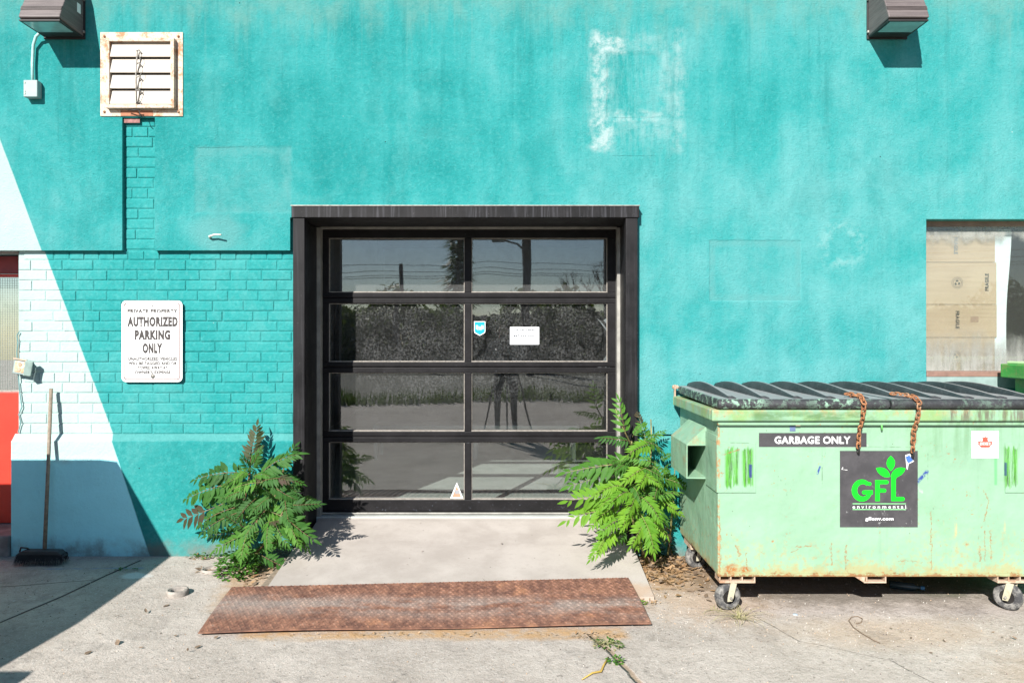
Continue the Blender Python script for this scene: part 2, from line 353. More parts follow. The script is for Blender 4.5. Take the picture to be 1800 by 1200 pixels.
        sw = m.mx(m.blob(1.20, .195, .035, .025, m.mul(m.sub(b, .5), 2), .6), m.blob(1.27, .19, .03, .018, m.mul(m.sub(b, .5), 2), .6))
        c = m.mix(m.mul(sw, m.mr(f, .36, .55), .9), c, (.30, .10, .02))
    m.set(Base_Color=c, Roughness=.5); m.b.inputs['Specular IOR Level'].default_value = .35
    h = m.add(m.mul(a, 4.0), m.add(m.mul(ch, -.3), m.mul(m.noise(3.2, 3), 5.0)))
    m.bump(h, .5, .008)
    return m.m
MAT_BIN = bin_mat('mint_bin_paint', (.225, .375, .255), (.07, .15, .09))
MAT_BIN2 = bin_mat('bright_green_bin_paint', (.035, .27, .045), (.03, .15, .04), .4)

def rust_mat(name, c1, c2, c3):
    m = M(name); b = m.noise(40, 6, .7); f = m.noise(11, 5, .7)
    c = m.mix(m.mr(b, .35, .65), c1, c2); c = m.mix(m.mr(f, .5, .65), c, c3)
    m.set(Base_Color=c, Roughness=.8); m.bump(b, .5, .002); return m.m
MAT_CHAIN = rust_mat('rusty_chain', (.17, .06, .025), (.38, .17, .07), (.33, .22, .14))
MAT_FEET = rust_mat('rust_stained_steel', (.42, .30, .22), (.48, .38, .28), (.34, .20, .12))
MAT_FORK = rust_mat('dusty_cream_steel', (.40, .37, .27), (.47, .43, .32), (.36, .32, .22))
MAT_VENT = rust_mat('rusted_cream_paint', (.45, .22, .085), (.66, .50, .37), (.70, .60, .50))
def vent_mat():
    m = M('flaking_vent_frame'); b = m.noise(13, 6, .72); f = m.noise(60, 5, .7)
    c = m.mix(m.mr(b, .36, .52), (.34, .16, .07), (.52, .43, .34)); c = m.mix(m.mul(m.mr(f, .56, .66), .8), c, (.30, .12, .05))
    m.set(Base_Color=c, Roughness=.7); m.bump(b, .4, .002); return m.m
MAT_VENTF = vent_mat()
MAT_SLAT = simple('cream_louver', (.37, .32, .26), .5, 0, .06, 8)
MAT_DARKFRAME = None
def bronze():
    m = M('dark_bronze_metal'); s = m.noise(1, 5, .65, m.vec((70, 70, 2.2))); b = m.noise(5, 5, .6); z = m.xyz()[2]
    c = m.mix(m.mr(b, .35, .65), (.009, .0085, .009), (.016, .015, .016))
    c = m.mix(m.mul(m.mr(s, .48, .72), m.mr(z, 2.18, 2.2, .12, .38)), c, (.12, .12, .135))
    c = m.mix(m.mul(m.mr(m.noise(50, 4, .8), .66, .72), .5), c, (.22, .21, .20))
    m.set(Base_Color=c, Roughness=m.mr(b, .3, .7, .42, .58)); m.b.inputs['Specular IOR Level'].default_value = .16; m.bump(b, .25, .004); return m.m
MAT_BRONZE = bronze()
def leaf_rail():
    m = M('weathered_black_rail'); b = m.noise(8, 5, .7); f = m.noise(55, 5, .75); z = m.xyz()[2]
    c = m.mix(m.mr(b, .35, .65), (.008, .0075, .008), (.014, .013, .014))
    c = m.mix(m.mul(m.mr(f, .60, .70), m.mr(z, .27, .21, .25, .9)), c, (.11, .12, .15))
    m.set(Base_Color=c, Roughness=.5); m.b.inputs['Specular IOR Level'].default_value = .16; return m.m
MAT_RAIL = leaf_rail()
MAT_STOP = simple('dusty_glazing_bead', (.26, .235, .205), .6, 0, .25, 60)
MAT_TRACK = simple('galvanised_track', (.34, .33, .30), .45, .3, .2, 12)

def glass_mat(name, kind='door'):
    m = M(name); x, y, z = m.xyz(); t = m.t
    f = m.noise(75, 5, .8); b = m.noise(7, 6, .7); s = m.noise(1, 5, .7, m.vec((30, 30, 4)))
    if kind == 'door':
        row2 = m.mul(m.mr(z, 1.20, 1.25), m.mr(z, 1.70, 1.66)); row3 = m.mul(m.mr(z, .74, .80), m.mr(z, 1.20, 1.15))
        base = .012
        d = m.mul(m.mr(f, .42, .64), m.mr(b, .38, .60, .35, 1.0))
        amt = m.add(m.mul(row2, .10), m.add(m.mul(row3, m.mr(z, .85, 1.16, .02, .11)), .025))
        smear = m.mr(m.noise(9, 5, .75, m.vec((1.4, 1, .8)), 1.2), .60, .54)     # rubbed clean streaks
        smr = m.mx(smear, m.mr(x, -.2, -.32))
        dust = m.add(m.add(base, m.mul(m.mr(z, 1.70, 1.72), m.mr(b, .3, .7, .05, .09))), m.mul(d, amt, smr))
        spl = m.mr(m.voro(5.5, m.vec((1, 0, 1))), .075, .05)
        dust = m.mx(dust, m.mul(spl, row2, m.mr(m.noise(2.7), .5, .56), m.mr(f, .45, .5), .65))
        dust = m.mx(dust, m.mul(m.mr(m.voro(90), .12, .06), .22))
        dc = (.33, .33, .33); refl = .15
    elif kind == 'window':
        lo = m.mr(m.add(z, m.mul(m.sub(b, .5), .55)), 1.50, 1.22); hi = m.mr(m.add(z, m.mul(m.sub(b, .5), .2)), 2.04, 2.12)
        dust = m.add(.05, m.mul(m.mx(lo, m.mul(hi, .7)), m.mr(m.add(m.mul(s, .4), m.mul(b, .6)), .35, .65, .10, .80)))
        dc = (.36, .36, .33); refl = .08
    else:
        dust = m.mul(m.mr(f, .45, .7), .12); dc = (.45, .45, .43); refl = .035
    tr = m.n('BsdfTransparent'); tr.inputs[0].default_value = (.90, .93, .92, 1)
    gl = m.n('BsdfGlossy'); gl.inputs['Roughness'].default_value = .012
    df = m.n('BsdfDiffuse'); m.put(df.inputs[0], dc)
    lw = m.n('LayerWeight'); lw.inputs[0].default_value = .5
    fac = m.add(refl, m.mul(m.math('POWER', lw.outputs['Facing'], 5.0), 1-refl))
    if kind == 'door':
        q = m.n('Bump'); q.inputs['Strength'].default_value = .2; q.inputs['Distance'].default_value = .01
        m.put(q.inputs['Height'], m.noise(1.7, 1)); m.put(gl.inputs['Normal'], q.outputs[0])
    a = m.n('MixShader'); m.put(a.inputs[0], fac); m.put(a.inputs[1], tr.outputs[0]); m.put(a.inputs[2], gl.outputs[0])
    c = m.n('MixShader'); m.put(c.inputs[0], dust); m.put(c.inputs[1], a.outputs[0]); m.put(c.inputs[2], df.outputs[0])
    m.put(m.o.inputs[0], c.outputs[0]); return m.m
MAT_GLASS = glass_mat('dusty_door_glass'); MAT_WGLASS = glass_mat('grimy_window_glass', 'window'); MAT_DGLASS = glass_mat('wired_glass', 'red')

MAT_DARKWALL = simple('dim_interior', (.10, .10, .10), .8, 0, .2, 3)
MAT_INFLOOR = simple('interior_concrete', (.46, .48, .45), .45, 0, .12, 5)
MAT_WHITE = simple('white_paint', (.74, .75, .74), .5, 0, .04)
MAT_SIGNW = simple('white_sign_enamel', (.80, .79, .77), .4, 0, .02, 5)
MAT_SIGNB = simple('brown_black_print', (.035, .028, .026), .5, 0, .1, 30)
MAT_SIGNR = simple('maroon_print', (.10, .03, .028), .5)
MAT_DECAL = None
def decal():
    m = M('scuffed_black_decal'); f = m.noise(60, 4, .75); b = m.noise(8, 5, .7); z = m.xyz()[2]
    c = m.mix(m.mr(b, .35, .65), (.040, .038, .041), (.062, .058, .062))
    sc = m.mr(m.noise(9, 5, .7, None, 3.0), .60, .63)
    c = m.mix(m.mul(sc, m.mr(f, .45, .6), m.mr(z, .58, .46, .12, .6)), c, (.40, .41, .40))
    m.set(Base_Color=c, Roughness=.55); return m.m
MAT_DECAL = decal()
MAT_DECALW = simple('white_decal_print', (.78, .78, .78), .5, 0, .03)
MAT_LOGO = simple('bright_green_print', (.0, .62, .012), .5, 0, .03)
MAT_RED = simple('maple_red_print', (.65, .08, .05), .5)
MAT_GREYPRINT = simple('grey_print', (.25, .25, .26), .6)
MAT_BLUE = simple('cyan_sticker', (.0, .30, .62), .4, 0, .03)
MAT_ORANGE = simple('pale_orange_sticker', (.55, .22, .14), .5, 0, .05)
MAT_INK = simple('pen_ink', (.01, .01, .02), .6)
def lidm():
    m = M('scuffed_black_plastic'); f = m.noise(45, 6, .75); b = m.noise(5, 5, .65); x, y, z = m.xyz()
    c = m.mix(m.mr(b, .35, .65), (.018, .019, .021), (.036, .037, .040))
    c = m.mix(m.mul(m.mr(f, .48, .68), .25), c, (.12, .125, .125))
    nz = m.n('SeparateXYZ'); m.put(nz.inputs[0], m.n('NewGeometry').outputs['Normal'])
    c = m.mix(m.mul(m.mr(nz.outputs[2], .93, .995), m.mr(f, .25, .6, .75, 1)), c, (.26, .255, .255))
    e = m.mul(m.mul(m.mx(m.mr(y, -.945, -.975), m.mr(x, 1.17, 1.13)), m.mr(z, 1.112, 1.10)), m.mr(m.noise(26, 6, .8), .51, .58), m.mr(m.noise(3, 3), .40, .52, .25, 1), m.mr(x, 2.0, 1.7, .25, 1))
    c = m.mix(m.mul(e, .85), c, (.25, .42, .30))
    m.set(Base_Color=c, Roughness=.55); m.bump(f, .3, .003); return m.m
MAT_LID = lidm()
def tyre():
    m = M('dusty_rubber'); b = m.noise(22, 6, .75)
    c = m.mix(m.mr(b, .40, .62), (.045, .045, .047), (.24, .23, .21)); m.set(Base_Color=c, Roughness=.9); m.bump(b, .6, .004); return m.m
MAT_TYRE = tyre()
MAT_STEEL = simple('worn_steel', (.30, .28, .25), .5, .4, .3, 30)
MAT_LAMP = None
def lampm():
    m = M('faded_brown_lamp_housing'); s = m.noise(1, 4, .6, m.vec((4, 4, 90))); b = m.noise(140, 3, .7)
    c = m.mix(m.mr(s, .4, .6), (.085, .068, .066), (.125, .102, .098)); c = m.mix(m.mul(m.mr(b, .5, .7), .3), c, (.18, .16, .15))
    m.set(Base_Color=c, Roughness=.6); m.bump(b, .4, .002); return m.m
MAT_LAMP = lampm()
MAT_BLACK = simple('black_gasket', (.015, .013, .012), .6)
MAT_LENS = simple('reflection_tinted_lens', (.22, .40, .40), .15, 0, .1, 12)  # teal reflection of the wall put into the lens colour
MAT_REDDOOR = simple('red_door_paint', (.62, .035, .018), .45, 0, .10, 6)
MAT_REDFRAME = simple('dark_red_frame_paint', (.24, .018, .022), .5, 0, .2, 12)
MAT_WIRE = simple('safety_mesh_wire', (.30, .30, .28), .5)
MAT_GREYBOX = simple('grey_box_paint', (.26, .34, .33), .55, 0, .06)
MAT_CONDUIT = simple('painted_conduit', (.30, .52, .50), .5, 0, .2, 40)
MAT_WOOD = simple('weathered_handle_wood', (.22, .175, .13), .7, 0, .25, 40)
MAT_BRISTLE = simple('black_bristles', (.02, .02, .022), .8)
MAT_BROOMHEAD = simple('dark_broom_block', (.035, .037, .04), .6)
MAT_PVC = simple('dirty_pipe_collar', (.27, .24, .21), .7, 0, .35, 24)
MAT_CARD = None
def card():
    m = M('brown_cardboard'); s = m.noise(1, 3, .5, m.vec((2, 2, 60))); b = m.noise(3, 4)
    c = m.mix(m.mr(m.add(m.mul(s, .4), m.mul(b, .6)), .4, .6), (.47, .33, .22), (.54, .39, .27)); m.set(Base_Color=c, Roughness=.85); m.bump(s, .2, .002); return m.m
MAT_CARD = card()
MAT_PAPER = simple('white_paper', (.78, .80, .82), .7, 0, .03)
MAT_SILL = simple('brown_sill_paint', (.22, .13, .10), .6, 0, .2, 14)
MAT_SILL2 = simple('pale_ledge_paint', (.22, .30, .28), .7, 0, .12, 14)
MAT_CLOTH = simple('grey_cloth', (.38, .39, .42), .9, 0, .3, 14)
MAT_STONE = simple('grey_stone_step', (.22, .21, .20), .85, 0, .25, 12, .006, 30)
MAT_DIRTROCK = simple('dry_dirt', (.36, .24, .14), .95, 0, .3, 30)

def leaf_mat(name, c1, c2, c3, tr=.35):
    m = M(name); t = m.t; oi = m.n('ObjectInfo').outputs['Random']; n = m.noise(30, 3)
    c = m.mix(oi, c1, c2); c = m.mix(m.mr(n, .45, .7), c, c3)
    m.set(Base_Color=c, Roughness=.6); m.b.inputs['Specular IOR Level'].default_value = .22
    tl = m.n('BsdfTranslucent'); m.put(tl.inputs[0], m.mix(.5, c, (.28, .42, .03)))
    a = m.n('MixShader'); a.inputs[0].default_value = tr
    m.put(a.inputs[1], m.b.outputs[0]); m.put(a.inputs[2], tl.outputs[0]); m.put(m.o.inputs[0], a.outputs[0]); return m.m
LEAF_DARK = leaf_mat('dark_green_leaflets', (.022, .075, .016), (.050, .150, .024), (.035, .11, .02), .22)
LEAF_RED = leaf_mat('reddish_young_leaflets', (.060, .030, .026), (.055, .055, .026), (.045, .06, .024), .22)
LEAF_LIGHT = leaf_mat('yellow_green_leaflets', (.085, .23, .018), (.17, .34, .028), (.13, .28, .025), .36)
LEAF_MID = leaf_mat('mid_green_leaflets', (.04, .13, .018), (.085, .22, .028), (.065, .17, .024), .30)
MAT_STEM = simple('green_stem', (.20, .19, .07), .6, 0, .3, 20)
MAT_RSTEM = simple('reddish_stalk', (.16, .10, .045), .6, 0, .3, 20)
MAT_DRY = leaf_mat('dry_leaves', (.30, .19, .10), (.42, .27, .15), (.22, .12, .06), .15)
MAT_TWIG = simple('dry_twig', (.17, .12, .08), .8, 0, .3, 20)
MAT_GRASSDRY = leaf_mat('dry_grass', (.36, .33, .17), (.26, .29, .11), (.42, .36, .22), .2)

# ------------------------------------------------------------------ mesh builder
class MB:
    def __init__(s): s.v = []; s.f = []; s.mi = []; s.mats = []
    def mat(s, m):
        if m not in s.mats: s.mats.append(m)
        return s.mats.index(m)
    def face(s, idx, k=0): s.f.append(tuple(idx)); s.mi.append(k)
    def box(s, a, b, k=0, rot=None):
        x0, y0, z0 = a; x1, y1, z1 = b; i = len(s.v)
        P = [Vector(p) for p in ((x0,y0,z0),(x1,y0,z0),(x1,y1,z0),(x0,y1,z0),(x0,y0,z1),(x1,y0,z1),(x1,y1,z1),(x0,y1,z1))]
        if rot is not None:
            c = (Vector(a)+Vector(b))/2; P = [c+rot @ (p-c) for p in P]
        s.v += [tuple(p) for p in P]
        for f in ((0,3,2,1),(4,5,6,7),(0,1,5,4),(1,2,6,5),(2,3,7,6),(3,0,4,7)): s.face([i+j for j in f], k)
        return s
    def prism(s, pts, ax, a, b, k=0):      # polygon extruded along axis ax from a to b; pts in the other two axes order
        i = len(s.v); n = len(pts)
        def mk(p, t):
            q = list(p); q.insert(ax, t); return tuple(q)
        s.v += [mk(p, a) for p in pts] + [mk(p, b) for p in pts]
        s.face(range(i, i+n)[::-1], k); s.face(range(i+n, i+2*n), k)
        for j in range(n): s.face((i+j, i+(j+1) % n, i+n+(j+1) % n, i+n+j), k)
        return s
    def tube(s, pts, r, seg=8, k=0, cap=True):
        pts = [Vector(p) for p in pts]; n = len(pts); i0 = len(s.v)
        rr = r if isinstance(r, (list, tuple)) else [r]*n
        up = None
        for a, p in enumerate(pts):
            d = (pts[min(a+1, n-1)]-pts[max(a-1, 0)]).normalized()
            if up is None: up = d.orthogonal().normalized()
            up = (up-d*up.dot(d))
            up = up.normalized() if up.length > 1e-6 else d.orthogonal().normalized()
            w = d.cross(up)
            for j in range(seg):
                t = 2*math.pi*j/seg; s.v.append(tuple(p+(up*math.cos(t)+w*math.sin(t))*rr[a]))
        for a in range(n-1):
            for j in range(seg):
                s.face((i0+a*seg+j, i0+a*seg+(j+1) % seg, i0+(a+1)*seg+(j+1) % seg, i0+(a+1)*seg+j), k)
        if cap:
            s.face([i0+j for j in range(seg)][::-1], k); s.face([i0+(n-1)*seg+j for j in range(seg)], k)
        return s
    def lathe(s, prof, M4, seg=24, k=0, closed=False):   # prof: (r, h) about local Z
        i0 = len(s.v); n = len(prof)
        for r, h in prof:
            for j in range(seg):
                t = 2*math.pi*j/seg; s.v.append(tuple(M4 @ Vector((r*math.cos(t), r*math.sin(t), h))))
        for a in range(n if closed else n-1):
            b = (a+1) % n
            for j in range(seg):
                s.face((i0+a*seg+j, i0+a*seg+(j+1) % seg, i0+b*seg+(j+1) % seg, i0+b*seg+j), k)
        return s
    def mesh(s, name, mats, smooth=False, fix=True):
        me = bpy.data.meshes.new(name); me.from_pydata(s.v, [], s.f)
        for m in (mats if isinstance(mats, (list, tuple)) else [mats]): me.materials.append(m)
        me.polygons.foreach_set('material_index', s.mi)
        if smooth: me.polygons.foreach_set('use_smooth', [True]*len(s.f))
        if fix:
            import bmesh
            bm = bmesh.new(); bm.from_mesh(me); bmesh.ops.recalc_face_normals(bm, faces=bm.faces); bm.to_mesh(me); bm.free()
        me.update(); return me
    def build(s, name, mats, parent=None, smooth=False, bevel=0, kind=None, seg=2):
        o = bpy.data.objects.new(name, s.mesh(name, mats, smooth)); COL.objects.link(o)
        if parent is not None: o.parent = parent
        if bevel:
            b = o.modifiers.new('bevel', 'BEVEL'); b.width = bevel; b.segments = seg; b.limit_method = 'ANGLE'; b.angle_limit = R(35)
            b.harden_normals = False
        if kind: o['kind'] = kind
        return o
def thing(name, label, cat, group=None, loc=(0, 0, 0)):
    o = bpy.data.objects.new(name, None); COL.objects.link(o); o.empty_display_size = .1
    o['label'] = label; o['category'] = cat
    if group: o['group'] = group
    o.location = loc; return o
def tag(o, label, cat, group=None):
    o['label'] = label; o['category'] = cat
    if group: o['group'] = group
    return o
def copy_tree(o, parent=None):
    c = o.copy(); COL.objects.link(c)
    if parent is not None: c.parent = parent
    for ch in list(o.children): copy_tree(ch, c)
    return c
def text(name, s, cx, cz, y, w, h, mat, parent, bold=0.0, rot=0.0, spacing=1.0, shear=0.0):
    cu = bpy.data.curves.new('t', 'FONT'); cu.body = s; cu.size = 1; cu.offset = bold; cu.space_character = spacing+max(0, bold)*2.6; cu.shear = shear; cu.resolution_u = 3
    to = bpy.data.objects.new('t', cu); COL.objects.link(to)
    dg = bpy.context.evaluated_depsgraph_get(); me = bpy.data.meshes.new_from_object(to.evaluated_get(dg))
    bpy.data.objects.remove(to); bpy.data.curves.remove(cu)
    xs = [v.co.x for v in me.vertices]; ys = [v.co.y for v in me.vertices]
    x0, x1, y0, y1 = min(xs), max(xs), min(ys), max(ys); c, sn = math.cos(rot), math.sin(rot)
    for v in me.vertices:
        a = ((v.co.x-x0)/(x1-x0)-.5)*w; b = ((v.co.y-y0)/(y1-y0)-.5)*h
        v.co = (cx+a*c-b*sn, y, cz+a*sn+b*c)
    me.materials.clear(); me.materials.append(mat); me.name = name
    o = bpy.data.objects.new(name, me); COL.objects.link(o); o.parent = parent; return o
def faint_print(cx, cz, y, w, h, mat, parent, n=7):      # print too small to read in the photograph: a row of short strokes
    q = MB(); rn = random.Random(int(cx*999)); x = cx-w/2
    while x < cx+w/2-.002:
        l = w/n*rn.uniform(.4, .95); q.box((x, y, cz-h*.28), (min(x+l, cx+w/2), y+.0003, cz+h*.28)); x += l+w/n*.18
    return q.build('fine_print', mat, parent)
def plate_poly(mb, pts, y, th=.0008, k=0):       # polygon in XZ, thin plate facing -Y
    mb.prism([(p[0], p[1]) for p in pts], 1, y, y+th, k)
def rrect(x0, x1, z0, z1, r, n=6):
    out = []
    for cx, cz, a0 in ((x1-r, z1-r, 0), (x0+r, z1-r, 90), (x0+r, z0+r, 180), (x1-r, z0+r, 270)):
        for i in range(n+1):
            t = R(a0+90*i/n); out.append((cx+r*math.cos(t), cz+r*math.sin(t)))
    return out

# ------------------------------------------------------------------ setting: ground
def gz(Y): return 0.0 if Y > 0 else (.03*Y if Y > -3 else -.09)
mb = MB(); xs = [-250, -20, -6, 0, 6, 20, 250]; ys = [-400, -60, -12, -3, -2, -1, 0, 1, 40]
for Y in ys:
    for X in xs: mb.v.append((X, Y, gz(Y)))
for j in range(len(ys)-1):
    for i in range(len(xs)-1):
        a = j*len(xs)+i; mb.face((a, a+1, a+1+len(xs), a+len(xs)))
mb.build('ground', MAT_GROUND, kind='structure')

# ------------------------------------------------------------------ the painted building
DX0, DX1, DZ1 = -1.352, .834, 2.216          # garage opening
WX0, WX1, WZ0, WZ1 = 2.741, 4.75, 1.165, 2.189
RX0, RX1, RZ1 = -4.25, -3.19, 1.985
STX0, STX1, STZ = -2.493, -2.281, 2.850
bld = thing('painted_building', 'long turquoise painted stucco and brick building with a pale diagonal stripe at its left end', 'building')
c = MB(); Y0, Y1 = .037, .40
def core(x0, x1, z0, z1, y0=Y0): c.box((x0, y0, z0), (x1, Y1, z1))
core(-9, RX0, -.3, 4.9); core(RX0, RX1, RZ1, 4.9); core(RX1, DX0, -.3, 4.9); core(DX0, DX1, DZ1, 4.9)
core(DX1, WX0, -.3, 4.9); core(WX0, WX1, -.3, WZ0); core(WX0, WX1, WZ1, 4.9); core(WX1, 9, -.3, 4.9)
c.build('wall', MAT_BRICK, bld)
e = .0006
st = MB()
def sheet(x0, x1, z0, z1): st.box((x0, 0, z0), (x1, Y0-e, z1))
T = 4.9
sheet(-9, STX0, RZ1, T); sheet(STX0+e, STX1-e, STZ, T); sheet(STX1, -1.40, RZ1, T)
for nm, (a, b, z0, z1) in {'a': (-1.40, .84, 2.20, T), 'b': (.84, WX0, .79, T), 'c': (WX0, WX1, WZ1, T), 'd': (WX1, 9, .79, T), 'e': (WX0, WX1, .79, WZ0)}.items(): sheet(a, b, z0, z1)
st.build('stucco', MAT_STUCCO, bld)
pl = MB()
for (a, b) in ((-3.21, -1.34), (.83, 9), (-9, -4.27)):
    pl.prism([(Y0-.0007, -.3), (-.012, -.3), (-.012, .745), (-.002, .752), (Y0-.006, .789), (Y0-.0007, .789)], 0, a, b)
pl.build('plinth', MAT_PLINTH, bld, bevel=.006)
rv = MB(); rv.box((WX0+.001, -.004, WZ0-.075), (WX1, -.0006, WZ0-.002)); rv.build('sill_ledge', MAT_SILL2, bld)
# bricks, one object each, shared meshes
bm_ = []
for q in range(6):
    b = MB(); j = lambda s: random.uniform(-s, s)
    o_ = [(-.5, 0), (.5, 0), (.5, 1), (-.5, 1)]
    b.v += [(x, 1, z) for x, z in o_]
    b.v += [(x*.995+j(.006), .45, z+j(.02)) for x, z in o_]
    b.v += [(x*.945+j(.010), j(.14), .5+(z-.5)*.80+j(.04)) for x, z in o_]
    for a in range(4):
        d = (a+1) % 4; b.face((a, d, 4+d, 4+a)); b.face((4+a, 4+d, 8+d, 8+a))
    b.face((8, 9, 10, 11)); bm_.append(b.mesh('brick', MAT_BRICK))
nb = 0
def brick(x0, x1, z0, z1):
    global nb
    if x1-x0 < .03: return
    o = bpy.data.objects.new('brick', random.choice(bm_)); COL.objects.link(o); o.parent = bld
    o.location = ((x0+x1)/2, .0318+random.uniform(-.0012, .0016), z0); o.scale = (x1-x0, .0050, z1-z0)
    o.rotation_euler = (0, random.uniform(-.006, .006), 0); nb += 1
pitch, jn = .0670, .0062; row = 0; zb = .791
while zb < STZ-.02:
    zt = min(zb+pitch-jn, STZ-.001)
    head = (row % 6 == 5)
    regs = [(-3.188, -1.372)] if zb < 1.97 else [(STX0+.003, STX1-.003)]
    if zb < 1.985 < zt: zt = 1.984
    for (ra, rb) in regs:
        L = .100 if head else .2005
        x = -3.30 + (.10 if row % 2 else 0.0) + random.uniform(-.012, .012) + (.05 if head else 0)
        while x < rb:
            l = L+random.uniform(-.004, .004)
            if head and random.random() < .25: l = .2
            a, d = max(x, ra), min(x+l-jn-.001, rb)
            if d-a > .03: brick(a, d, zb, zt)
            x += l+random.uniform(-.002, .003)
    zb += pitch; row += 1
# interior
f = MB(); f.box((-7, .401, -.2), (9, 14, .158)); o = f.build('interior_floor', MAT_INFLOOR, kind='structure')
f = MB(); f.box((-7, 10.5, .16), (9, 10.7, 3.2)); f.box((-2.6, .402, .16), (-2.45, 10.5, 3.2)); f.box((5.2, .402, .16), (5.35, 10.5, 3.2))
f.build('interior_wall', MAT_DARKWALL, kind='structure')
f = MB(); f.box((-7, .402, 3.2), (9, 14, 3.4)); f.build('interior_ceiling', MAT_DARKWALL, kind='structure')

# ------------------------------------------------------------------ door surround (metal cladding) and glazed door
fr = thing('door_surround', 'dark bronze metal surround boxed out round the glazed garage door', 'door frame')
FY = -.058
m_ = MB(); m_.box((-1.366, FY, .03), (-1.291, .03, 2.1875)); m_.box((-1.350, .031, .03), (-1.327, .43, 2.1875)); m_.build('side_post', MAT_BRONZE, fr, bevel=.003)
m_ = MB(); m_.box((.776, FY, .03), (.853, .03, 2.1875)); m_.box((.810, .031, .03), (.832, .43, 2.1875)); m_.build('side_post', MAT_BRONZE, fr, bevel=.003)
m_ = MB()
hx = [-1.374+i*(2.236/24) for i in range(25)]
m_.box((-1.374, FY-.008, 2.189), (.862, .03, 2.262)); m_.box((-1.35, .031, 2.196), (.832, .43, 2.214)); m_.build('header', MAT_BRONZE, fr, bevel=.003)
m_ = MB(); m_.box((-1.378, FY-.012, 2.2635), (.866, .0, 2.2685)); m_.build('drip_cap', MAT_STEEL, fr)
m_ = MB(); m_.box((-1.3265, .405, .155), (-1.3005, .469, 2.19)); m_.box((.788, .405, .155), (.8095, .469, 2.19)); m_.box((-1.30, .406, 2.186), (.7875, .469, 2.1955)); m_.build('weather_strip', MAT_TRACK, fr)

gd = thing('garage_door', 'black framed overhead garage door glazed with eight dusty panes', 'garage door')
GY = .47
def gx(px): return (px-888)/1350*(5+GY)
def gzz(py): return 1.43-(py-590)/1350*(5+GY)
xL, xP0, xM0, xM1, xP1, xR = gx(566), gx(577.5), gx(816.5), gx(828.5), gx(1068), gx(1086)
rows = [(418, 514), (533, 636), (655, 758), (777, 878)]
edges = [396, 523.5, 645.5, 767.5, 899]
for i, (ya, yb) in enumerate(rows):
    zt, zb_ = gzz(edges[i]), gzz(edges[i+1])
    p = MB(); g = .0018
    p.box((xL, GY, gzz(ya)), (xR, GY+.05, zt-g)); p.box((xL, GY, zb_+g), (xR, GY+.05, gzz(yb)))
    p.box((xL, GY+.0006, gzz(yb)), (xP0, GY+.05, gzz(ya))); p.box((xM0, GY+.0006, gzz(yb)), (xM1, GY+.05, gzz(ya))); p.box((xP1, GY+.0006, gzz(yb)), (xR, GY+.05, gzz(ya)))
    sec = p.build('section', MAT_RAIL, gd, bevel=.004)
    for (a, b) in ((xP0, xM0), (xM1, xP1)):
        q = MB(); q.box((a+.001, GY+.032, gzz(yb)+.001), (b-.001, GY+.037, gzz(ya)-.001), 0, Matrix.Rotation(R(random.uniform(-.22, .22)), 3, 'Z') @ Matrix.Rotation(R(random.uniform(-.22, .22)), 3, 'X')); q.build('pane', MAT_GLASS, sec)
        q = MB(); w = .007
        q.box((a+.0005, GY+.006, gzz(yb)+.0004), (b-.0005, GY+.029, gzz(yb)+w)); q.box((a+.0005, GY+.012, gzz(ya)-w*.7), (b-.0005, GY+.029, gzz(ya)-.0004))
        q.box((a+.0005, GY+.012, gzz(yb)+w+.0005), (a+w*.7, GY+.029, gzz(ya)-w*.75)); q.box((b-w*.7, GY+.012, gzz(yb)+w+.0005), (b-.0005, GY+.029, gzz(ya)-w*.75))
        q.build('glazing_bead', MAT_STOP, sec)
    if i < 3:
        q = MB(); q.box((xL+.004, GY-.004, zb_+.012), (xR-.004, GY-.0005, zb_+.022)); q.build('rib', MAT_RAIL, sec)
q = MB(); q.box((xL, GY-.006, .1655), (xR, GY+.04, gzz(899)-.001)); q.build('bottom_seal', MAT_BLACK, gd)
q = MB(); q.box((gx(585), GY-.020, .160), (gx(620), GY-.004, .170)); q.box((gx(560), GY-.02, gzz(902)), (gx(1000), GY-.0065, gzz(899.5))); q.build('threshold_strip', MAT_TRACK, gd)

# stickers and note on the panes
GF = GY+.0285
s_ = thing('shield_sticker', 'small cyan shield shaped sticker on the second row right pane', 'sticker')
a, b = gx(833), gx(853); t_, d_ = gzz(564.5), gzz(590); cx = (a+b)/2
q = MB(); plate_poly(q, [(a, t_), (a, gzz(582)), (a+.004, gzz(585)), (cx, d_), (b-.004, gzz(585)), (b, gzz(582)), (b, t_)], GF); q.build('border', MAT_DECALW, s_)
q = MB(); w = .0045; plate_poly(q, [(a+w, t_-w), (a+w, gzz(581.5)), (a+w+.004, gzz(584)), (cx, d_+w*1.3), (b-w-.004, gzz(584)), (b-w, gzz(581.5)), (b-w, t_-w)], GF-.001); q.build('shield', MAT_BLUE, s_)
text('lettering', 'Bell', cx, gzz(575), GF-.0014, .053, .028, MAT_DECALW, s_, .03)
faint_print(cx, gzz(579.6), GF-.0014, .034, .004, MAT_DECALW, s_, 3)
s_ = thing('paper_note', 'white handwritten delivery note taped to the second row right pane', 'note')
q = MB(); q.box((gx(896.5), GF-.002, gzz(605.5)), (gx(948), GF-.0012, gzz(574.5))); q.build('sheet', MAT_PAPER, s_)
text('lettering', 'FOR DELIVERIES', gx(921.5), gzz(579.4), GF-.0024, .155, .0145, MAT_INK, s_, .06, .01, 1.05, .15)
text('lettering', '647·555·5552', gx(922.5), gzz(590), GF-.0024, .158, .018, MAT_INK, s_, .06, -.012, 1.05, .15)
q = MB(); q.box((gx(903), GF-.0026, gzz(583.6)), (gx(938), GF-.0022, gzz(583.2))); q.build('underline', MAT_INK, s_)
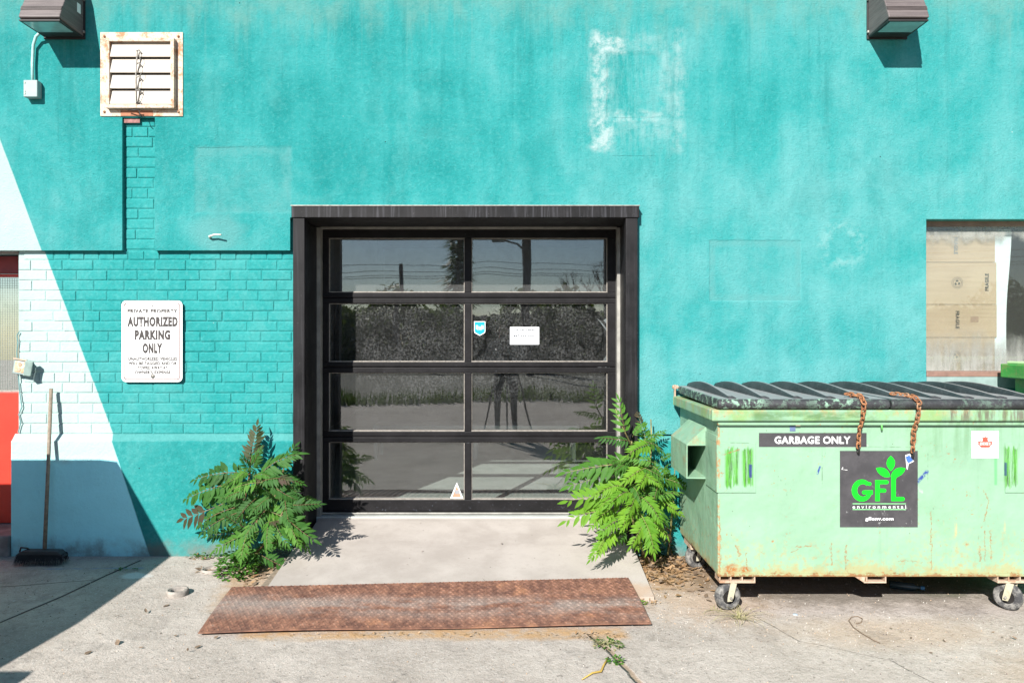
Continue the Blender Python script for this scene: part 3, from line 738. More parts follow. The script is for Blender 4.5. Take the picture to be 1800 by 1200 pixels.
s_ = thing('triangle_sticker', 'faded pale orange triangle sticker at the foot of the lowest left pane', 'sticker')
tri = [at(791, 876, GF), at(814.5, 876, GF), at(803, 847.5, GF)]
q = MB(); plate_poly(q, [(v.x, v.z) for v in tri], GF); q.build('border', MAT_DECALW, s_)
tri = [at(794.5, 873.5, GF), at(811, 873.5, GF), at(803, 853, GF)]
q = MB(); plate_poly(q, [(v.x, v.z) for v in tri], GF-.001); q.build('print', MAT_ORANGE, s_)
q = MB(); q.box((gx(799), GF-.0016, gzz(869)), (gx(807), GF-.0012, gzz(862))); q.build('symbol', MAT_GREYPRINT, s_)
# inside the hall
s_ = thing('long_bench', 'long low white bench standing inside behind the glazed door', 'bench')
BY = 2.86
def bx(px): return (px-888)/1350*(5+BY)
q = MB(); q.box((bx(655), BY, .475), (bx(1018), BY+.40, .513)); q.build('seat', MAT_WHITE, s_, bevel=.004)
for px in (657, 832, 1006):
    q = MB(); q.box((bx(px), BY+.01, .16), (bx(px)+.036, BY+.045, .4745)); q.build('leg', MAT_WHITE, s_)
    q = MB(); q.box((bx(px), BY+.355, .16), (bx(px)+.036, BY+.39, .4745)); q.build('leg', MAT_WHITE, s_)
q = MB(); n = 10
for i in range(n+1):
    for k in range(7):
        z = 1.56-.40*i/n - .02*math.sin(k); x = .665+.10*math.sin(i*.35)+.028*k*(1-.35*abs(i/n-.4)); q.v.append((x, GY+.12+.02*math.sin(k*2.1+i*.6), z))
for i in range(n):
    for k in range(6): q.face((i*7+k, i*7+k+1, i*7+k+8, i*7+k+7), (1 if k % 2 else 0))
o = q.build('hanging_cloth', [MAT_CLOTH, MAT_BLACK], smooth=True); tag(o, 'crumpled grey striped cloth hanging behind the right edge of the door glass', 'cloth')

# ------------------------------------------------------------------ ramp
rp = MB()
def rz(Y): return -.003+.123*(Y+.77)
rp.v += [(-1.345, -.775, -.004), (.82, -.775, -.004), (.82, .0, rz(0)), (-1.345, .0, rz(0)), (-1.345, -.775, -.10), (.82, -.775, -.10), (.82, .0, -.10), (-1.345, .0, -.10)]
for f_ in ((0, 1, 2, 3), (4, 7, 6, 5), (0, 4, 5, 1), (1, 5, 6, 2), (3, 2, 6, 7), (0, 3, 7, 4)): rp.face(f_)
i = len(rp.v); z0, z1 = rz(.0), .158
rp.v += [(-1.31, .0005, z0), (.80, .0005, z0), (.80, .42, .153), (-1.31, .42, .153), (.80, .62, .162), (-1.31, .62, .162)]
rp.face((i, i+1, i+2, i+3)); rp.face((i+3, i+2, i+4, i+5))
o = rp.build('ramp', MAT_RAMP); tag(o, 'pale concrete ramp sloping up to the garage door', 'ramp'); 
q = MB(); q.box((-1.40, -.66, -.03), (-1.352, -.02, .022)); o = q.build('timber_edging', MAT_WOOD, bevel=.004); tag(o, 'grey weathered timber strip along the left side of the ramp', 'timber')
o.rotation_euler = (R(2), 0, 0)

# ------------------------------------------------------------------ rusty tread plate
pp = [Vector((-1.53, -.700, .0175)), Vector((.71, -.575, .030)), Vector((.736, -1.13, -.0295)), Vector((-1.50, -1.25, -.0325))]
def plate(u, v, h=0):       # u across, v towards the camera
    a = pp[0].lerp(pp[1], u); b = pp[3].lerp(pp[2], u); p = a.lerp(b, v)
    p.z += .009*math.sin(math.pi*v)*(.6+.4*math.sin(7*u+1)) + .004*math.sin(u*9)*v + .008 + .006*v*v + h
    p.y += .008*math.sin(u*5)*(1 if v > .5 else -.3); return p
tp = thing('tread_plate', 'rusty diamond tread steel plate bridging the foot of the ramp', 'metal plate', loc=(0, 0, 0))
q = MB(); NU, NV = 40, 8
for side in (0, -.005):
    for j in range(NV+1):
        for i in range(NU+1): q.v.append(tuple(plate(i/NU, j/NV, side)))
off = (NU+1)*(NV+1)
for j in range(NV):
    for i in range(NU):
        a = j*(NU+1)+i; q.face((a, a+1, a+NU+2, a+NU+1)); q.face((off+a, off+a+NU+1, off+a+NU+2, off+a+1))
rim = [i for i in range(NU+1)]+[(j)*(NU+1)+NU for j in range(1, NV+1)]+[NV*(NU+1)+i for i in range(NU-1, -1, -1)]+[j*(NU+1) for j in range(NV-1, 0, -1)]
for a, b in zip(rim, rim[1:]+rim[:1]): q.face((a, b, off+b, off+a))
q.build('plate', MAT_PLATE, tp)
q = MB(); du, dv = .026/2.24, .026/.55; r_ = 0
v = .02
while v < .985:
    u = .006+(du/2 if r_ % 2 else 0); k = 0
    while u < .995:
        p = plate(u, v, .0005); sgn = 1 if (r_+k) % 2 == 0 else -1
        d = Vector((.7071, .7071*sgn, 0)); n_ = Vector((-d.y, d.x, 0)); i = len(q.v)
        q.v += [tuple(p-d*.0125), tuple(p+n_*.0035), tuple(p+d*.0125), tuple(p-n_*.0035), tuple(p+Vector((0, 0, .0048))-d*.006), tuple(p+Vector((0, 0, .0048))+d*.006)]
        for f_ in ((i, i+3, i+4), (i+3, i+5, i+4), (i+3, i+2, i+5), (i+2, i+1, i+5), (i+1, i+4, i+5), (i+1, i, i+4)): q.face(f_)
        u += du; k += 1
    v += dv; r_ += 1
q.build('tread_pattern', MAT_PLATE, tp, kind='stuff')

# ------------------------------------------------------------------ right window
wd = thing('shop_window', 'dirty fixed window with brown sill behind the mint dumpster', 'window')
q = MB(); q.box((WX0+.002, .10, WZ0+.03), (WX1, .106, WZ1-.03)); q.build('pane', MAT_WGLASS, wd)
q = MB(); q.box((WX0+.001, .085, WZ1-.034), (WX1, .125, WZ1-.001)); q.build('frame', MAT_SILL, wd)
q = MB(); q.box((WX0+.001, -.006, WZ0-.001), (WX1, .14, WZ0+.033)); q.build('sill', MAT_SILL, wd, bevel=.003)
CY = .125
def cpt(px, py, Y=CY): return at(px, py, Y)
sep = [405, 461, 535, 593, 666]
for i in range(4):
    a = cpt(1600, sep[i]); b = cpt(1749 + (3 if i in (1, 2) else 0), sep[i+1]); yy = CY+.003*(i % 2)
    s_ = thing('cardboard_sheet', ['faded top cardboard sheet behind the dirty window with an upside faint FRAGILE print', 'second cardboard sheet from the top behind the window with round stamp and FRAGILE print',
        'third cardboard sheet from the top behind the window with FRAGILE print and small square stamp', 'lowest cardboard sheet behind the window with a round stamp and white grime'][i], 'cardboard', 'cardboard sheets blocking the window')
    q = MB(); q.box((a.x, yy, b.z+.0015), (b.x, yy+.005, a.z-.0015)); q.build('sheet', MAT_CARD, s_)
    def ring(px, py):
        c_ = cpt(px, py); g = MB(); Mx = Matrix.Translation((c_.x, yy-.0012, c_.z)) @ Matrix.Rotation(R(90), 4, 'X')
        g.lathe([(.038, 0), (.0365, 0), (.0365, .0006), (.038, .0006)], Mx, 28, 0, True); g.lathe([(.029, 0), (.027, 0), (.027, .0006), (.029, .0006)], Mx, 28, 0, True)
        for k in range(3):
            t = R(90+120*k); u = Vector((math.cos(t), 0, math.sin(t))); w = Vector((-u.z, 0, u.x)); cc = Vector((c_.x, yy-.0012, c_.z))
            pts = [cc+u*.006+w*.008, cc+u*.018+w*.010, cc+u*.020-w*.003, cc+u*.010-w*.009]
            plate_poly(g, [(p.x, p.z) for p in pts], yy-.0014, .0006)
        g.build('round_stamp', MAT_SIGNB, s_)
    if i == 0: p = cpt(1680, 432); text('lettering', 'FRAGILE', p.x, p.z, yy-.001, .112, .026, MAT_GREYPRINT, s_, .04, R(-90))
    if i == 1:
        p = cpt(1735, 496); text('lettering', 'FRAGILE', p.x, p.z, yy-.001, .116, .026, MAT_SIGNB, s_, .05, R(90)); ring(1683, 497)
    if i == 2:
        p = cpt(1683, 562); text('lettering', 'FRAGILE', p.x, p.z, yy-.001, .118, .026, MAT_SIGNB, s_, .05, R(-90))
        a_ = cpt(1706, 556); b_ = cpt(1720, 566); g = MB(); g.box((a_.x, yy-.001, b_.z), (b_.x, yy-.0004, a_.z)); g.build('square_stamp', simple('faded_stamp', (.38, .24, .17)), s_)
    if i == 3: ring(1679, 626)
q = MB(); N = 14
for i in range(N+1):
    t = i/N; py = 403+t*262; a = cpt(1744, py, CY+.012); b = cpt(1778-6*math.sin(t*3.0)**2-(10*t*t), py, CY+.012+.008*math.sin(t*6))
    q.v += [tuple(a), tuple(b), tuple(b+Vector((0, .002, 0))), tuple(a+Vector((0, .002, 0)))]
for i in range(N):
    k = i*4
    for j in range(4): q.face((k+j, k+(j+1) % 4, k+4+(j+1) % 4, k+4+j))
o = q.build('paper_sheet', MAT_PAPER); tag(o, 'white paper strip hanging behind the window right of the cardboard', 'paper')

# ------------------------------------------------------------------ red door at the far left
rd = thing('red_door', 'red door with wired glass at the left edge beside the pale brick', 'door')
DY = .30
q = MB(); q.box((-4.24, DY-.03, 1.86), (-3.20, DY+.06, 1.975)); q.box((-3.27, DY-.029, .14), (-3.20, DY+.06, 1.859)); q.box((-4.24, DY-.029, .14), (-4.17, DY+.06, 1.859)); q.build('door_frame', MAT_REDFRAME, rd, bevel=.003)
q = MB(); q.box((-4.165, DY, .14), (-3.275, DY+.045, 1.04)); q.box((-4.165, DY+.001, 1.0405), (-4.06, DY+.045, 1.855)); q.box((-4.06, DY+.001, 1.835), (-3.275, DY+.045, 1.855)); q.build('door_leaf', MAT_REDDOOR, rd, bevel=.003)
q = MB(); q.box((-4.06, DY+.018, 1.0405), (-3.276, DY+.024, 1.834)); q.build('pane', MAT_DGLASS, rd)
q = MB()
k = -4.05
while k < -3.28: q.box((k, DY+.030, 1.05), (k+.002, DY+.032, 1.83)); k += .0165
k = 1.05
while k < 1.83: q.box((-4.05, DY+.027, k), (-3.28, DY+.029, k+.002)); k += .0165
q.build('wire_mesh', MAT_WIRE, rd, kind='stuff')
q = MB(); q.box((-4.05, DY+.01, 1.042), (-3.277, DY+.016, 1.055)); q.build('glazing_bead', MAT_STOP, rd)
q = MB(); q.box((-4.24, .02, 1.9755), (-3.195, .10, 1.984)); q.build('lintel_trim', MAT_STOP, rd)
q = MB(); q.box((-4.25, -.03, -.03), (-3.215, .42, .135)); o = q.build('door_step', MAT_STONE, bevel=.012); tag(o, 'rough grey stone step below the red door', 'step')

# ------------------------------------------------------------------ wall pack lamps
def lamp(x0, x1, label, side):
    L = thing('wall_lamp', label, 'wall lamp', 'wall pack lamps high on the building')
    q = MB(); prof = [(-.012, 3.372), (-.262, 3.380), (-.281, 3.386), (-.279, 3.400), (-.248, 3.470), (-.150, 3.665), (-.09, 3.715), (-.012, 3.73)]
    i = len(q.v); q.prism(prof, 0, x0, x1); q.build('housing', MAT_LAMP, L, bevel=.006)
    q = MB(); q.box((x0+.002, -.2775, 3.364), (x1-.002, -.02, 3.3745)); q.build('lens_frame', MAT_BLACK, L, bevel=.002)
    q = MB(); q.box((x0+.017, -.266, 3.3625), (x1-.017, -.105, 3.3635)); q.build('lens', MAT_LENS, L)
    q = MB(); q.box((x0-.006, -.012, 3.355), (x1+.006, -.0006, 3.75)); q.build('back_plate', MAT_BLACK, L, bevel=.002)
    xs_ = x1 if side > 0 else x0
    for zz in (3.39, 3.60):
        q = MB(); q.box((min(xs_, xs_+side*.010), -.030, zz), (max(xs_, xs_+side*.010), -.012, zz+.016)); q.build('hinge_lug', MAT_STEEL, L, bevel=.002)
    q = MB()
    for k in range(4):
        t0 = .30+k*.05
        y = -.279+(.031)*t0*2; z = 3.400+.07*t0*2
        q.box((x0+.001, y-.0045, z), (x1-.001, y+.002, z+.003))
    q.build('groove_band', MAT_LAMP, L)
    return L
L1 = lamp(-2.992, -2.737, 'brown wall pack lamp at the top left above the conduit and vent', 1)
q = MB(); q.box((-2.742, -.09, 3.50), (-2.7358, -.05, 3.56)); q.build('rating_label', MAT_WHITE, L1)
lamp(2.357, 2.607, 'brown wall pack lamp at the top right above the window', -1)
jb = thing('conduit_box', 'small grey junction box at the end of a thin conduit below the left lamp', 'junction box')
q = MB(); q.box((-3.105, -.052, 2.968), (-3.015, -.001, 3.077)); q.build('box', MAT_GREYBOX, jb, bevel=.005)
q = MB(); q.tube([(-3.06, -.028, 3.075), (-3.062, -.026, 3.2), (-3.056, -.026, 3.31), (-3.03, -.04, 3.36), (-2.99, -.055, 3.385)], .0095, 8); q.build('conduit', MAT_CONDUIT, jb, smooth=True)
for z in (3.055, 3.0, 2.985):
    q = MB(); q.box((-3.098, -.0555, z), (-3.090, -.0525, z+.008)); q.build('screw', MAT_STEEL, jb)

# ------------------------------------------------------------------ louvred vent
vt = thing('louvre_vent', 'rusty square wall vent with four cream louvres and pull rod', 'vent')
X0, X1, Z0, Z1 = -2.633, -2.096, 2.856, 3.402
IX0, IX1, IZ0, IZ1 = -2.578, -2.140, 2.900, 3.352
q = MB(); q.box((X0, -.007, IZ1), (X1, .0005, Z1)); q.box((X0, -.007, Z0), (X1, .0005, IZ0)); q.box((X0, -.0065, IZ0), (IX0, .0005, IZ1)); q.box((IX1, -.0065, IZ0), (X1, .0005, IZ1))
q.build('flange', MAT_VENTF, vt, bevel=.002)
q = MB(); d = .042; w = .022
q.box((IX0-.002, -d, IZ1-w), (IX1+.002, -.0075, IZ1)); q.box((IX0-.002, -d, IZ0), (IX1+.002, -.0075, IZ0+w)); q.box((IX0-.001, -d, IZ0+w), (IX0+w, -.0075, IZ1-w)); q.box((IX1-w, -d, IZ0+w), (IX1+.001, -.0075, IZ1-w))
q.build('inner_frame', MAT_VENTF, vt, bevel=.002)
q = MB(); q.box((IX0+.001, -.0005, IZ0+.002), (IX1-.001, .0001, IZ1-.002)); q.build('backing', MAT_BLACK, vt)
sh = (IZ1-IZ0-2*w)/4
for i in range(4):
    zt = IZ1-w-i*sh; q = MB(); a = IX0+w+.002; b = IX1-w-.002
    pr = [(-.017, zt-.002), (-.036, zt-sh+.010), (-.036, zt-sh+.004), (-.030, zt-sh+.002), (-.027, zt-sh+.006), (-.012, zt-.002)]
    q.prism(pr, 0, a, b); q.build('louvre', MAT_SLAT, vt)
q = MB(); q.tube([(-2.372, -.048, 3.268), (-2.380, -.050, 3.12), (-2.378, -.046, 2.925)], .0048, 6)
q.build('pull_rod', MAT_STEEL, vt, smooth=True)
for i, z in enumerate((3.262, 3.178, 3.092, 3.008, 2.935)):
    q = MB(); q.tube([(-2.376, -.052, z), (-2.362, -.044, z+.012), (-2.350, -.040, z-.008)], .0045, 6); q.build('clip', MAT_STEEL, vt)
q = MB(); q.tube([(-2.362, -.050, 3.27), (-2.350, -.056, 3.21), (-2.356, -.048, 3.17), (-2.344, -.055, 3.12), (-2.362, -.05, 3.08), (-2.357, -.055, 3.0), (-2.366, -.05, 2.93)], .0018, 5); q.build('wire', MAT_STEEL, vt, smooth=True)
for x, z in ((X0+.028, Z1-.028), (X1-.028, Z1-.028), (X0+.028, Z0+.028), (X1-.028, Z0+.028)):
    q = MB(); q.lathe([(0, .009), (.006, .008), (.009, 0)], Matrix.Translation((x, -.007, z)) @ Matrix.Rotation(R(90), 4, 'X'), 8); q.build('bolt', MAT_CHAIN, vt)
q = MB(); q.box((-2.50, -.0085, 2.858), (-2.29, -.0072, 2.893)); q.build('rust_bracket', simple('bare_rust', (.33, .13, .07), .8, 0, .25, 30), vt)
q = MB(); q.tube([(-2.40, -.03, 2.895), (-2.36, -.045, 2.88), (-2.355, -.05, 2.855), (-2.335, -.045, 2.835)], .003, 5); q.tube([(-2.44, -.03, 2.888), (-2.40, -.045, 2.884), (-2.36, -.04, 2.886)], .004, 5); q.build('hook_wire', MAT_BLACK, vt, smooth=True)
q = MB(); q.box((-2.487, .012, 2.818), (-2.385, .0155, 2.846)); o = q.build('rust_tab', simple('flaking_rust_tab', (.26, .12, .11), .8, 0, .3, 40), vt)

# ------------------------------------------------------------------ parking sign
sg = thing('parking_sign', 'white rounded private property parking sign bolted to the brick', 'sign')
SX0, SX1, SZ0, SZ1 = at(215, 671, .02).x, at(322, 671, .02).x, at(215, 671, .02).z, at(215, 528.5, .02).z
sy = .008
q = MB(); q.prism(rrect(SX0, SX1, SZ0, SZ1, .030), 1, sy, sy+.003); q.build('panel', MAT_SIGNW, sg, bevel=.0008)
q = MB(); o1 = rrect(SX0+.015, SX1-.015, SZ0+.015, SZ1-.015, .020); o2 = rrect(SX0+.0205, SX1-.0205, SZ0+.0205, SZ1-.0205, .016); n = len(o1)
for p in o1+o2: q.v.append((p[0], sy-.0008, p[1]))
for i in range(n): q.face((i, (i+1) % n, n+(i+1) % n, n+i))
q.build('border_line', MAT_SIGNR, sg)
def st_(s, zx0, zx1, zy0, zy1, mat, bold): # coordinates in the enlarged crop of the photograph
    a = at(205+zx0/7.5, 520+zy0/7.5, sy); b = at(205+zx1/7.5, 520+zy1/7.5, sy)
    text('lettering', s, (a.x+b.x)/2, (a.z+b.z)/2, sy-.0015, b.x-a.x, a.z-b.z, mat, sg, bold)
st_('PRIVATE PROPERTY', 143, 803, 172, 225, MAT_SIGNB, .05)
st_('AUTHORIZED', 143, 806, 272, 405, MAT_SIGNB, .062)
st_('PARKING', 240, 708, 448, 580, MAT_SIGNB, .062)
st_('ONLY', 343, 603, 622, 757, MAT_SIGNB, .062)
st_('UNAUTHORIZED VEHICLES', 150, 797, 806, 850, MAT_SIGNB, .045)
st_('WILL BE TAGGED AND OR', 158, 795, 865, 908, MAT_SIGNB, .045)
st_('TOWED AWAY AT', 275, 672, 922, 966, MAT_SIGNB, .045)
st_("OWNER'S EXPENSE", 240, 712, 983, 1027, MAT_SIGNB, .045)
g1 = simple('tiny_green_print', (.45, .60, .50))
for zy_ in (1055, 1078):
    p = at(205+708/7.5, 520+zy_/7.5, sy); faint_print(p.x, p.z, sy-.0015, .088, .006, g1, sg, 5)
for (zx, zy, r) in ((468, 128, .0055), (478, 1056, .0150)):
    p = at(205+zx/7.5, 520+zy/7.5, sy); q = MB()
    q.lathe([(0, .004), (r*.45, .004), (r*.5, .0015), (r, .001), (r, 0)], Matrix.Translation((p.x, sy-.0005, p.z)) @ Matrix.Rotation(R(90), 4, 'X'), 14); q.build('bolt', MAT_STEEL, sg, smooth=True)

# ------------------------------------------------------------------ tilted outlet box, cable, wall stub
ob = thing('outlet_box', 'tilted open outdoor outlet box hanging on the pale brick by the red door', 'outlet box')
q = MB(); q.box((-.055, -.045, -.048), (.03, .0, .048)); q.build('box', MAT_GREYBOX, ob, bevel=.004)
q = MB(); q.box((-.044, -.048, -.036), (.018, -.0455, .036)); q.build('socket_plate', MAT_VENT, ob, bevel=.001)
for z in (-.018, .018):
    q = MB(); q.lathe([(0, .003), (.011, .003), (.012, 0)], Matrix.Translation((-.013, -.048, z)) @ Matrix.Rotation(R(90), 4, 'X'), 12); q.build('socket', MAT_FEET, ob)
q = MB(); q.box((.030, -.075, -.046), (.072, -.040, .050), 0, Matrix.Rotation(R(28), 3, 'Z')); q.build('lid_flap', simple('grey_green_flap', (.28, .37, .33), .55), ob, bevel=.003)
q = MB(); q.box((-.060, -.055, .044), (.03, -.040, .053)); q.build('cover_rim', MAT_FEET, ob, bevel=.002)
p = at(42, 645, .0); ob.location = (p.x, .022, p.z); ob.rotation_euler = (0, R(10), 0)
q = MB(); pts = []
for i, (px, py) in enumerate(((34, 583), (30, 590), (32, 602), (30, 618), (31, 640), (33, 665), (35, 690), (39, 715), (33, 728), (37, 742), (32, 760))):
    p = at(px, py, .022); pts.append((p.x, .020, p.z))
q.tube(pts, .0035, 6); o = q.build('cable', simple('painted_over_cable', (.13, .26, .26), .8)); tag(o, 'thin crooked cable running down the brick below the tilted outlet box', 'cable')
q = MB(); c0 = at(367, 415, -.01); q.tube([(c0.x+.004, .0, c0.z-.01), (c0.x+.01, -.025, c0.z-.004), (c0.x+.045, -.035, c0.z+.006), (c0.x+.095, -.050, c0.z+.004)], [.008, .007, .006, .005], 8)
o = q.build('cable_stub', simple('peeling_white_cable', (.68, .62, .54), .6), smooth=True); tag(o, 'short bent white cable stub poking out of the stucco left of the door', 'cable stub')

# ------------------------------------------------------------------ broom
br = thing('push_broom', 'wide black push broom leaning on the pale wall beside the red door', 'broom')
q = MB(); q.tube([(-2.908, -.15, .085), (-2.928, -.08, .58), (-2.948, -.014, 1.088)], [.0125, .0115, .0120], 10); q.build('handle', MAT_WOOD, br, smooth=True)
rotb = Matrix.Rotation(R(-2), 3, 'Y')
q = MB(); q.prism([(-3.02, .060), (-2.80, .060), (-2.765, .045), (-2.765, .052), (-2.80, .082), (-3.02, .086), (-3.05, .070), (-3.05, .058)], 1, -.20, -.135)
q.build('head', MAT_BROOMHEAD, br, bevel=.006)
q = MB()
for i in range(900):
    x = random.uniform(-3.06, -2.77); y = random.uniform(-.20, -.135); t = (x+2.915)*.35; 
    b0 = Vector((x, y, .064)); b1 = Vector((x+t*.25+random.uniform(-.008, .008), y-.03*(1 if y < -.17 else -.4)+random.uniform(-.01, .01), gz(y)+.002)); w = Vector((.0016, 0, 0)); u = Vector((0, .0012, 0)); k = len(q.v)
    q.v += [tuple(b0-w), tuple(b0+w), tuple(b0+u), tuple(b1)]; q.face((k, k+1, k+3)); q.face((k+1, k+2, k+3)); q.face((k+2, k, k+3))
q.build('bristles', MAT_BRISTLE, br, kind='stuff')
q = MB(); q.tube([(-3.06, -.16, .07), (-3.045, -.17, .10), (-3.01, -.165, .095), (-3.0, -.16, .085)], .006, 6); q.build('clamp', MAT_BLACK, br, smooth=True)

# pipe collars
for i, (px, py, Y, lab) in enumerate(((370, 999, -.30, 'white pipe collar set in the ground nearer the wall and weeds'), (312, 1045, -.69, 'raised white pipe collar nearer the viewer left of the steel plate'))):
    p = at(px, py, Y); zz = gz(Y); r = .054 if i == 0 else .058; h = .016 if i == 0 else .030
    o = thing('pipe_collar', lab, 'pipe collar', 'pipe collars in the concrete'); q = MB()
    T = Matrix.Translation((p.x, Y, zz))
    q.lathe([(r, -.02), (r+.003, h*.6), (r, h), (r-.010, h+.001), (r-.014, h*.7), (r-.014, -.03)], T, 32); q.build('ring', MAT_PVC, o, smooth=True)
    q = MB(); q.lathe([(r-.015, h-.004), (r-.022, h-.004), (r-.024, -.01), (r-.026, -.03)], T, 32); q.build('inner_ring', MAT_PVC, o, smooth=True)
    q = MB(); q.lathe([(0, .0015), (r-.016, .0025)], T, 24); q.build('fill', MAT_DIRTROCK, o)

# ------------------------------------------------------------------ dumpsters
def dumpster(paint, label, grp, full=True):
    D = thing('dumpster', label, 'dumpster', grp)
    x0, x1, y0, y1, z0, z1 = 1.127, 2.907, -.930, -.05, .161, 1.0
    q = MB(); q.box((x0, y0, z0), (x1, y1, z1)); q.build('body', paint, D, bevel=.006)
    q = MB(); q.box((x0-.002, y0-.007, z0-.004), (x1+.002, y0+.03, z0+.012)); q.build('bottom_edge', paint, D, bevel=.002)
    # rim
    q = MB(); r0, r1 = .982, 1.042; t = .042
    q.box((x0-t, y0-t, r0), (x1+t, y0-.0005, r1)); q.box((x0-t, y1+.0005, r0), (x1+t, y1+.02, r1))
    q.box((x0-t, y0, r0), (x0-.0005, y1, r1)); q.box((x1+.0005, y0, r0), (x1+t, y1, r1)); q.build('rim', paint, D, bevel=.007)
    q = MB(); q.box((x0-.006, y0-.024, .958), (x1+.006, y0-.001, .9815)); q.build('rim_bead', paint, D, bevel=.005)
    # fork pockets
    for side in (-1, 1):
        def X(o): return (x0-o) if side < 0 else (x1+o)
        P = .112; ya, yb = -.700, -.300; zb_, zt_, zs = .632, .822, .925
        q = MB(); th = .006
        def V(o, y, z): q.v.append((X(o), y, z)); return len(q.v)-1
        # outer wall, sloped top, bottom, as thin shells with real thickness
        def slab(pts):  # pts: four (o,z) corner outline of a plate running from ya to yb
            i = len(q.v)
            for y in (ya, yb):
                for o_, z in pts: q.v.append((X(o_), y, z))
            n = len(pts); q.face(range(i, i+n)); q.face(range(i+n, i+2*n))
            for j in range(n): q.face((i+j, i+(j+1) % n, i+n+(j+1) % n, i+n+j))
        slab([(P, zb_), (P-th, zb_), (P-th, zt_), (P, zt_)])
        slab([(P, zt_), (P-th, zt_), (.0, zs-th), (.0, zs)])
        slab([(P-th, zb_), (0, zb_-.002), (0, zb_+th), (P-th, zb_+th)])
        slab([(.0, zt_), (P-th, zt_), (P-th, zt_-th), (0, zt_-th)])
        q.face([V(0, ya-.0005, zt_-th), V(P-th, ya-.0005, zt_-th), V(P-th, ya-.0005, zt_), V(0, ya-.0005, zs)])
        q.face([V(0, yb, zb_), V(P-th, yb, zb_), V(P-th, yb, zt_), V(0, yb, zs)])
        q.build('fork_pocket', paint, D)
        q = MB(); pw = .200
        xa, xb = (x0-.006, x0+pw) if side < 0 else (x1-pw-.06, x1+.006)
        q.box((xa, y0-.006, .600), (xb, y0-.0008, .865)); 
        if side < 0: q.box((x0-.0065, y0, .600), (x0-.0008, -.702, .90))
        else: q.box((x1+.0008, y0, .600), (x1+.0065, -.702, .90))
        q.build('pocket_plate', paint, D, bevel=.002)
    # feet and casters
    for (fx0, fx1) in ((x0+.008, x0+.198), (x1-.30, x1-.10)):
        for (ya, yb) in ((-.935, -.84), (-.30, -.12)):
            q = MB(); q.box((fx0, ya, .122), (fx1, yb, .130)); q.box((fx0, ya-.0005, .1305), (fx1, ya+.006, .135))
            for xx in (fx0, fx0+.058, fx0+.118, fx1-.006): q.box((xx, ya+.002, .1305), (xx+.006, yb-.004, .1565))
            q.build('foot_bracket', MAT_FEET, D, bevel=.0015)
    q = MB(); a = 1.90; q.box((a, -.935, .122), (a+.118, -.82, .130)); q.box((a+.112, -.935, .1305), (a+.118, -.82, .1565)); q.box((a+.012, -.934, .1305), (a+.018, -.82, .1565)); q.prism([(a-.05, .156), (a, .125), (a+.010, .156)], 1, -.934, -.82); q.build('foot_bracket', MAT_FEET, D, bevel=.0015)
    for (cx, cy, yaw, near) in ((x0+.058, -.885, R(14), 1), (x1-.225, -.885, R(-52), 1), (x0+.055, -.22, R(20), 0), (x1-.22, -.22, R(10), 0)):
        cst = MB(); zc = gz(cy)+.070; c_ = Matrix.Translation((cx, cy-.02, zc)) @ Matrix.Rotation(yaw, 4, 'Z') @ Matrix.Rotation(R(90), 4, 'X')
        q = MB(); w = .024; q.lathe([(.036, -w*.8), (.060, -w), (.067, -w*.8), (.0705, -w*.35), (.0705, w*.35), (.067, w*.8), (.060, w), (.036, w*.8)], c_, 32); cst_o = q.build('caster_wheel', MAT_TYRE, D, smooth=True)
        q = MB(); q.lathe([(0, -w*.9), (.012, -w*.9), (.014, -w*.5), (.036, -w*.55), (.036, w*.55), (.014, w*.5), (.012, w*.9), (0, w*.9)], c_, 24); q.build('hub', MAT_BLACK, cst_o)
        F = Matrix.Translation((cx, cy-.02, zc)) @ Matrix.Rotation(yaw, 4, 'Z')
        for s2 in (-1, 1):
            q = MB(); yv = s2*(w+.007)
            pts = [(-.013, -.018), (.013, -.018), (.017, 0), (.020, .122-zc), (-.016+.0, .122-zc), (-.016, 0)]
            pts = [(a_+.018*(b_/.08), b_) for a_, b_ in pts]
            q.prism(pts, 1, yv-.003, yv+.003); q.v = [tuple(F @ Vector(v)) for v in q.v]; fk = q.build('caster_fork', MAT_FORK, D, bevel=.001)
            q = MB(); q.lathe([(0, .010), (.007, .009), (.008, 0)], F @ Matrix.Translation((0, yv+s2*.003, 0)) @ Matrix.Rotation(R(90 if s2 < 0 else -90), 4, 'X'), 6); q.build('axle_bolt', MAT_STEEL, D)
    # lids: two, ribbed
    for (a, b) in ((x0-.012, 2.013), (2.021, x1+.016)):
        la, lb = -.992, -.045
        q = MB(); q.prism([(la+.014, 1.046), (la, 1.062), (la, 1.080), (la+.016, 1.099), (lb, 1.108), (lb, 1.060), (la+.1, 1.046)], 0, a, b)
        lid = q.build('lid', MAT_LID, D, bevel=.016, seg=4)
        k = 0
        n = 5
        for k in range(n):
            cx = a+.085+k*.1745
            q = MB(); NS, NR = 12, 18; w = .021
            for i in range(NR+1):
                t = i/NR; y = la+.045+t*(lb-la-.055)
                hh = .010+.040*max(0, math.sin(math.pi*min(1, t**1.35*.93)))**.85
                cxx = cx - .010*t; zbase = 1.0985+(y-la)*.0098
                for j in range(NS+1):
                    u = -1+2*j/NS; prof_ = max(0, 1-abs(u)**4.0)
                    q.v.append((cxx+u*w*(1.15-.1*t), y, zbase-.002+hh*prof_))
            for i in range(NR):
                for j in range(NS): q.face((i*(NS+1)+j, i*(NS+1)+j+1, (i+1)*(NS+1)+j+1, (i+1)*(NS+1)+j))
            q.face(range(0, NS+1)); q.face([NR*(NS+1)+j for j in range(NS+1)])
            q.build('lid_rib', MAT_LID, lid, smooth=True)
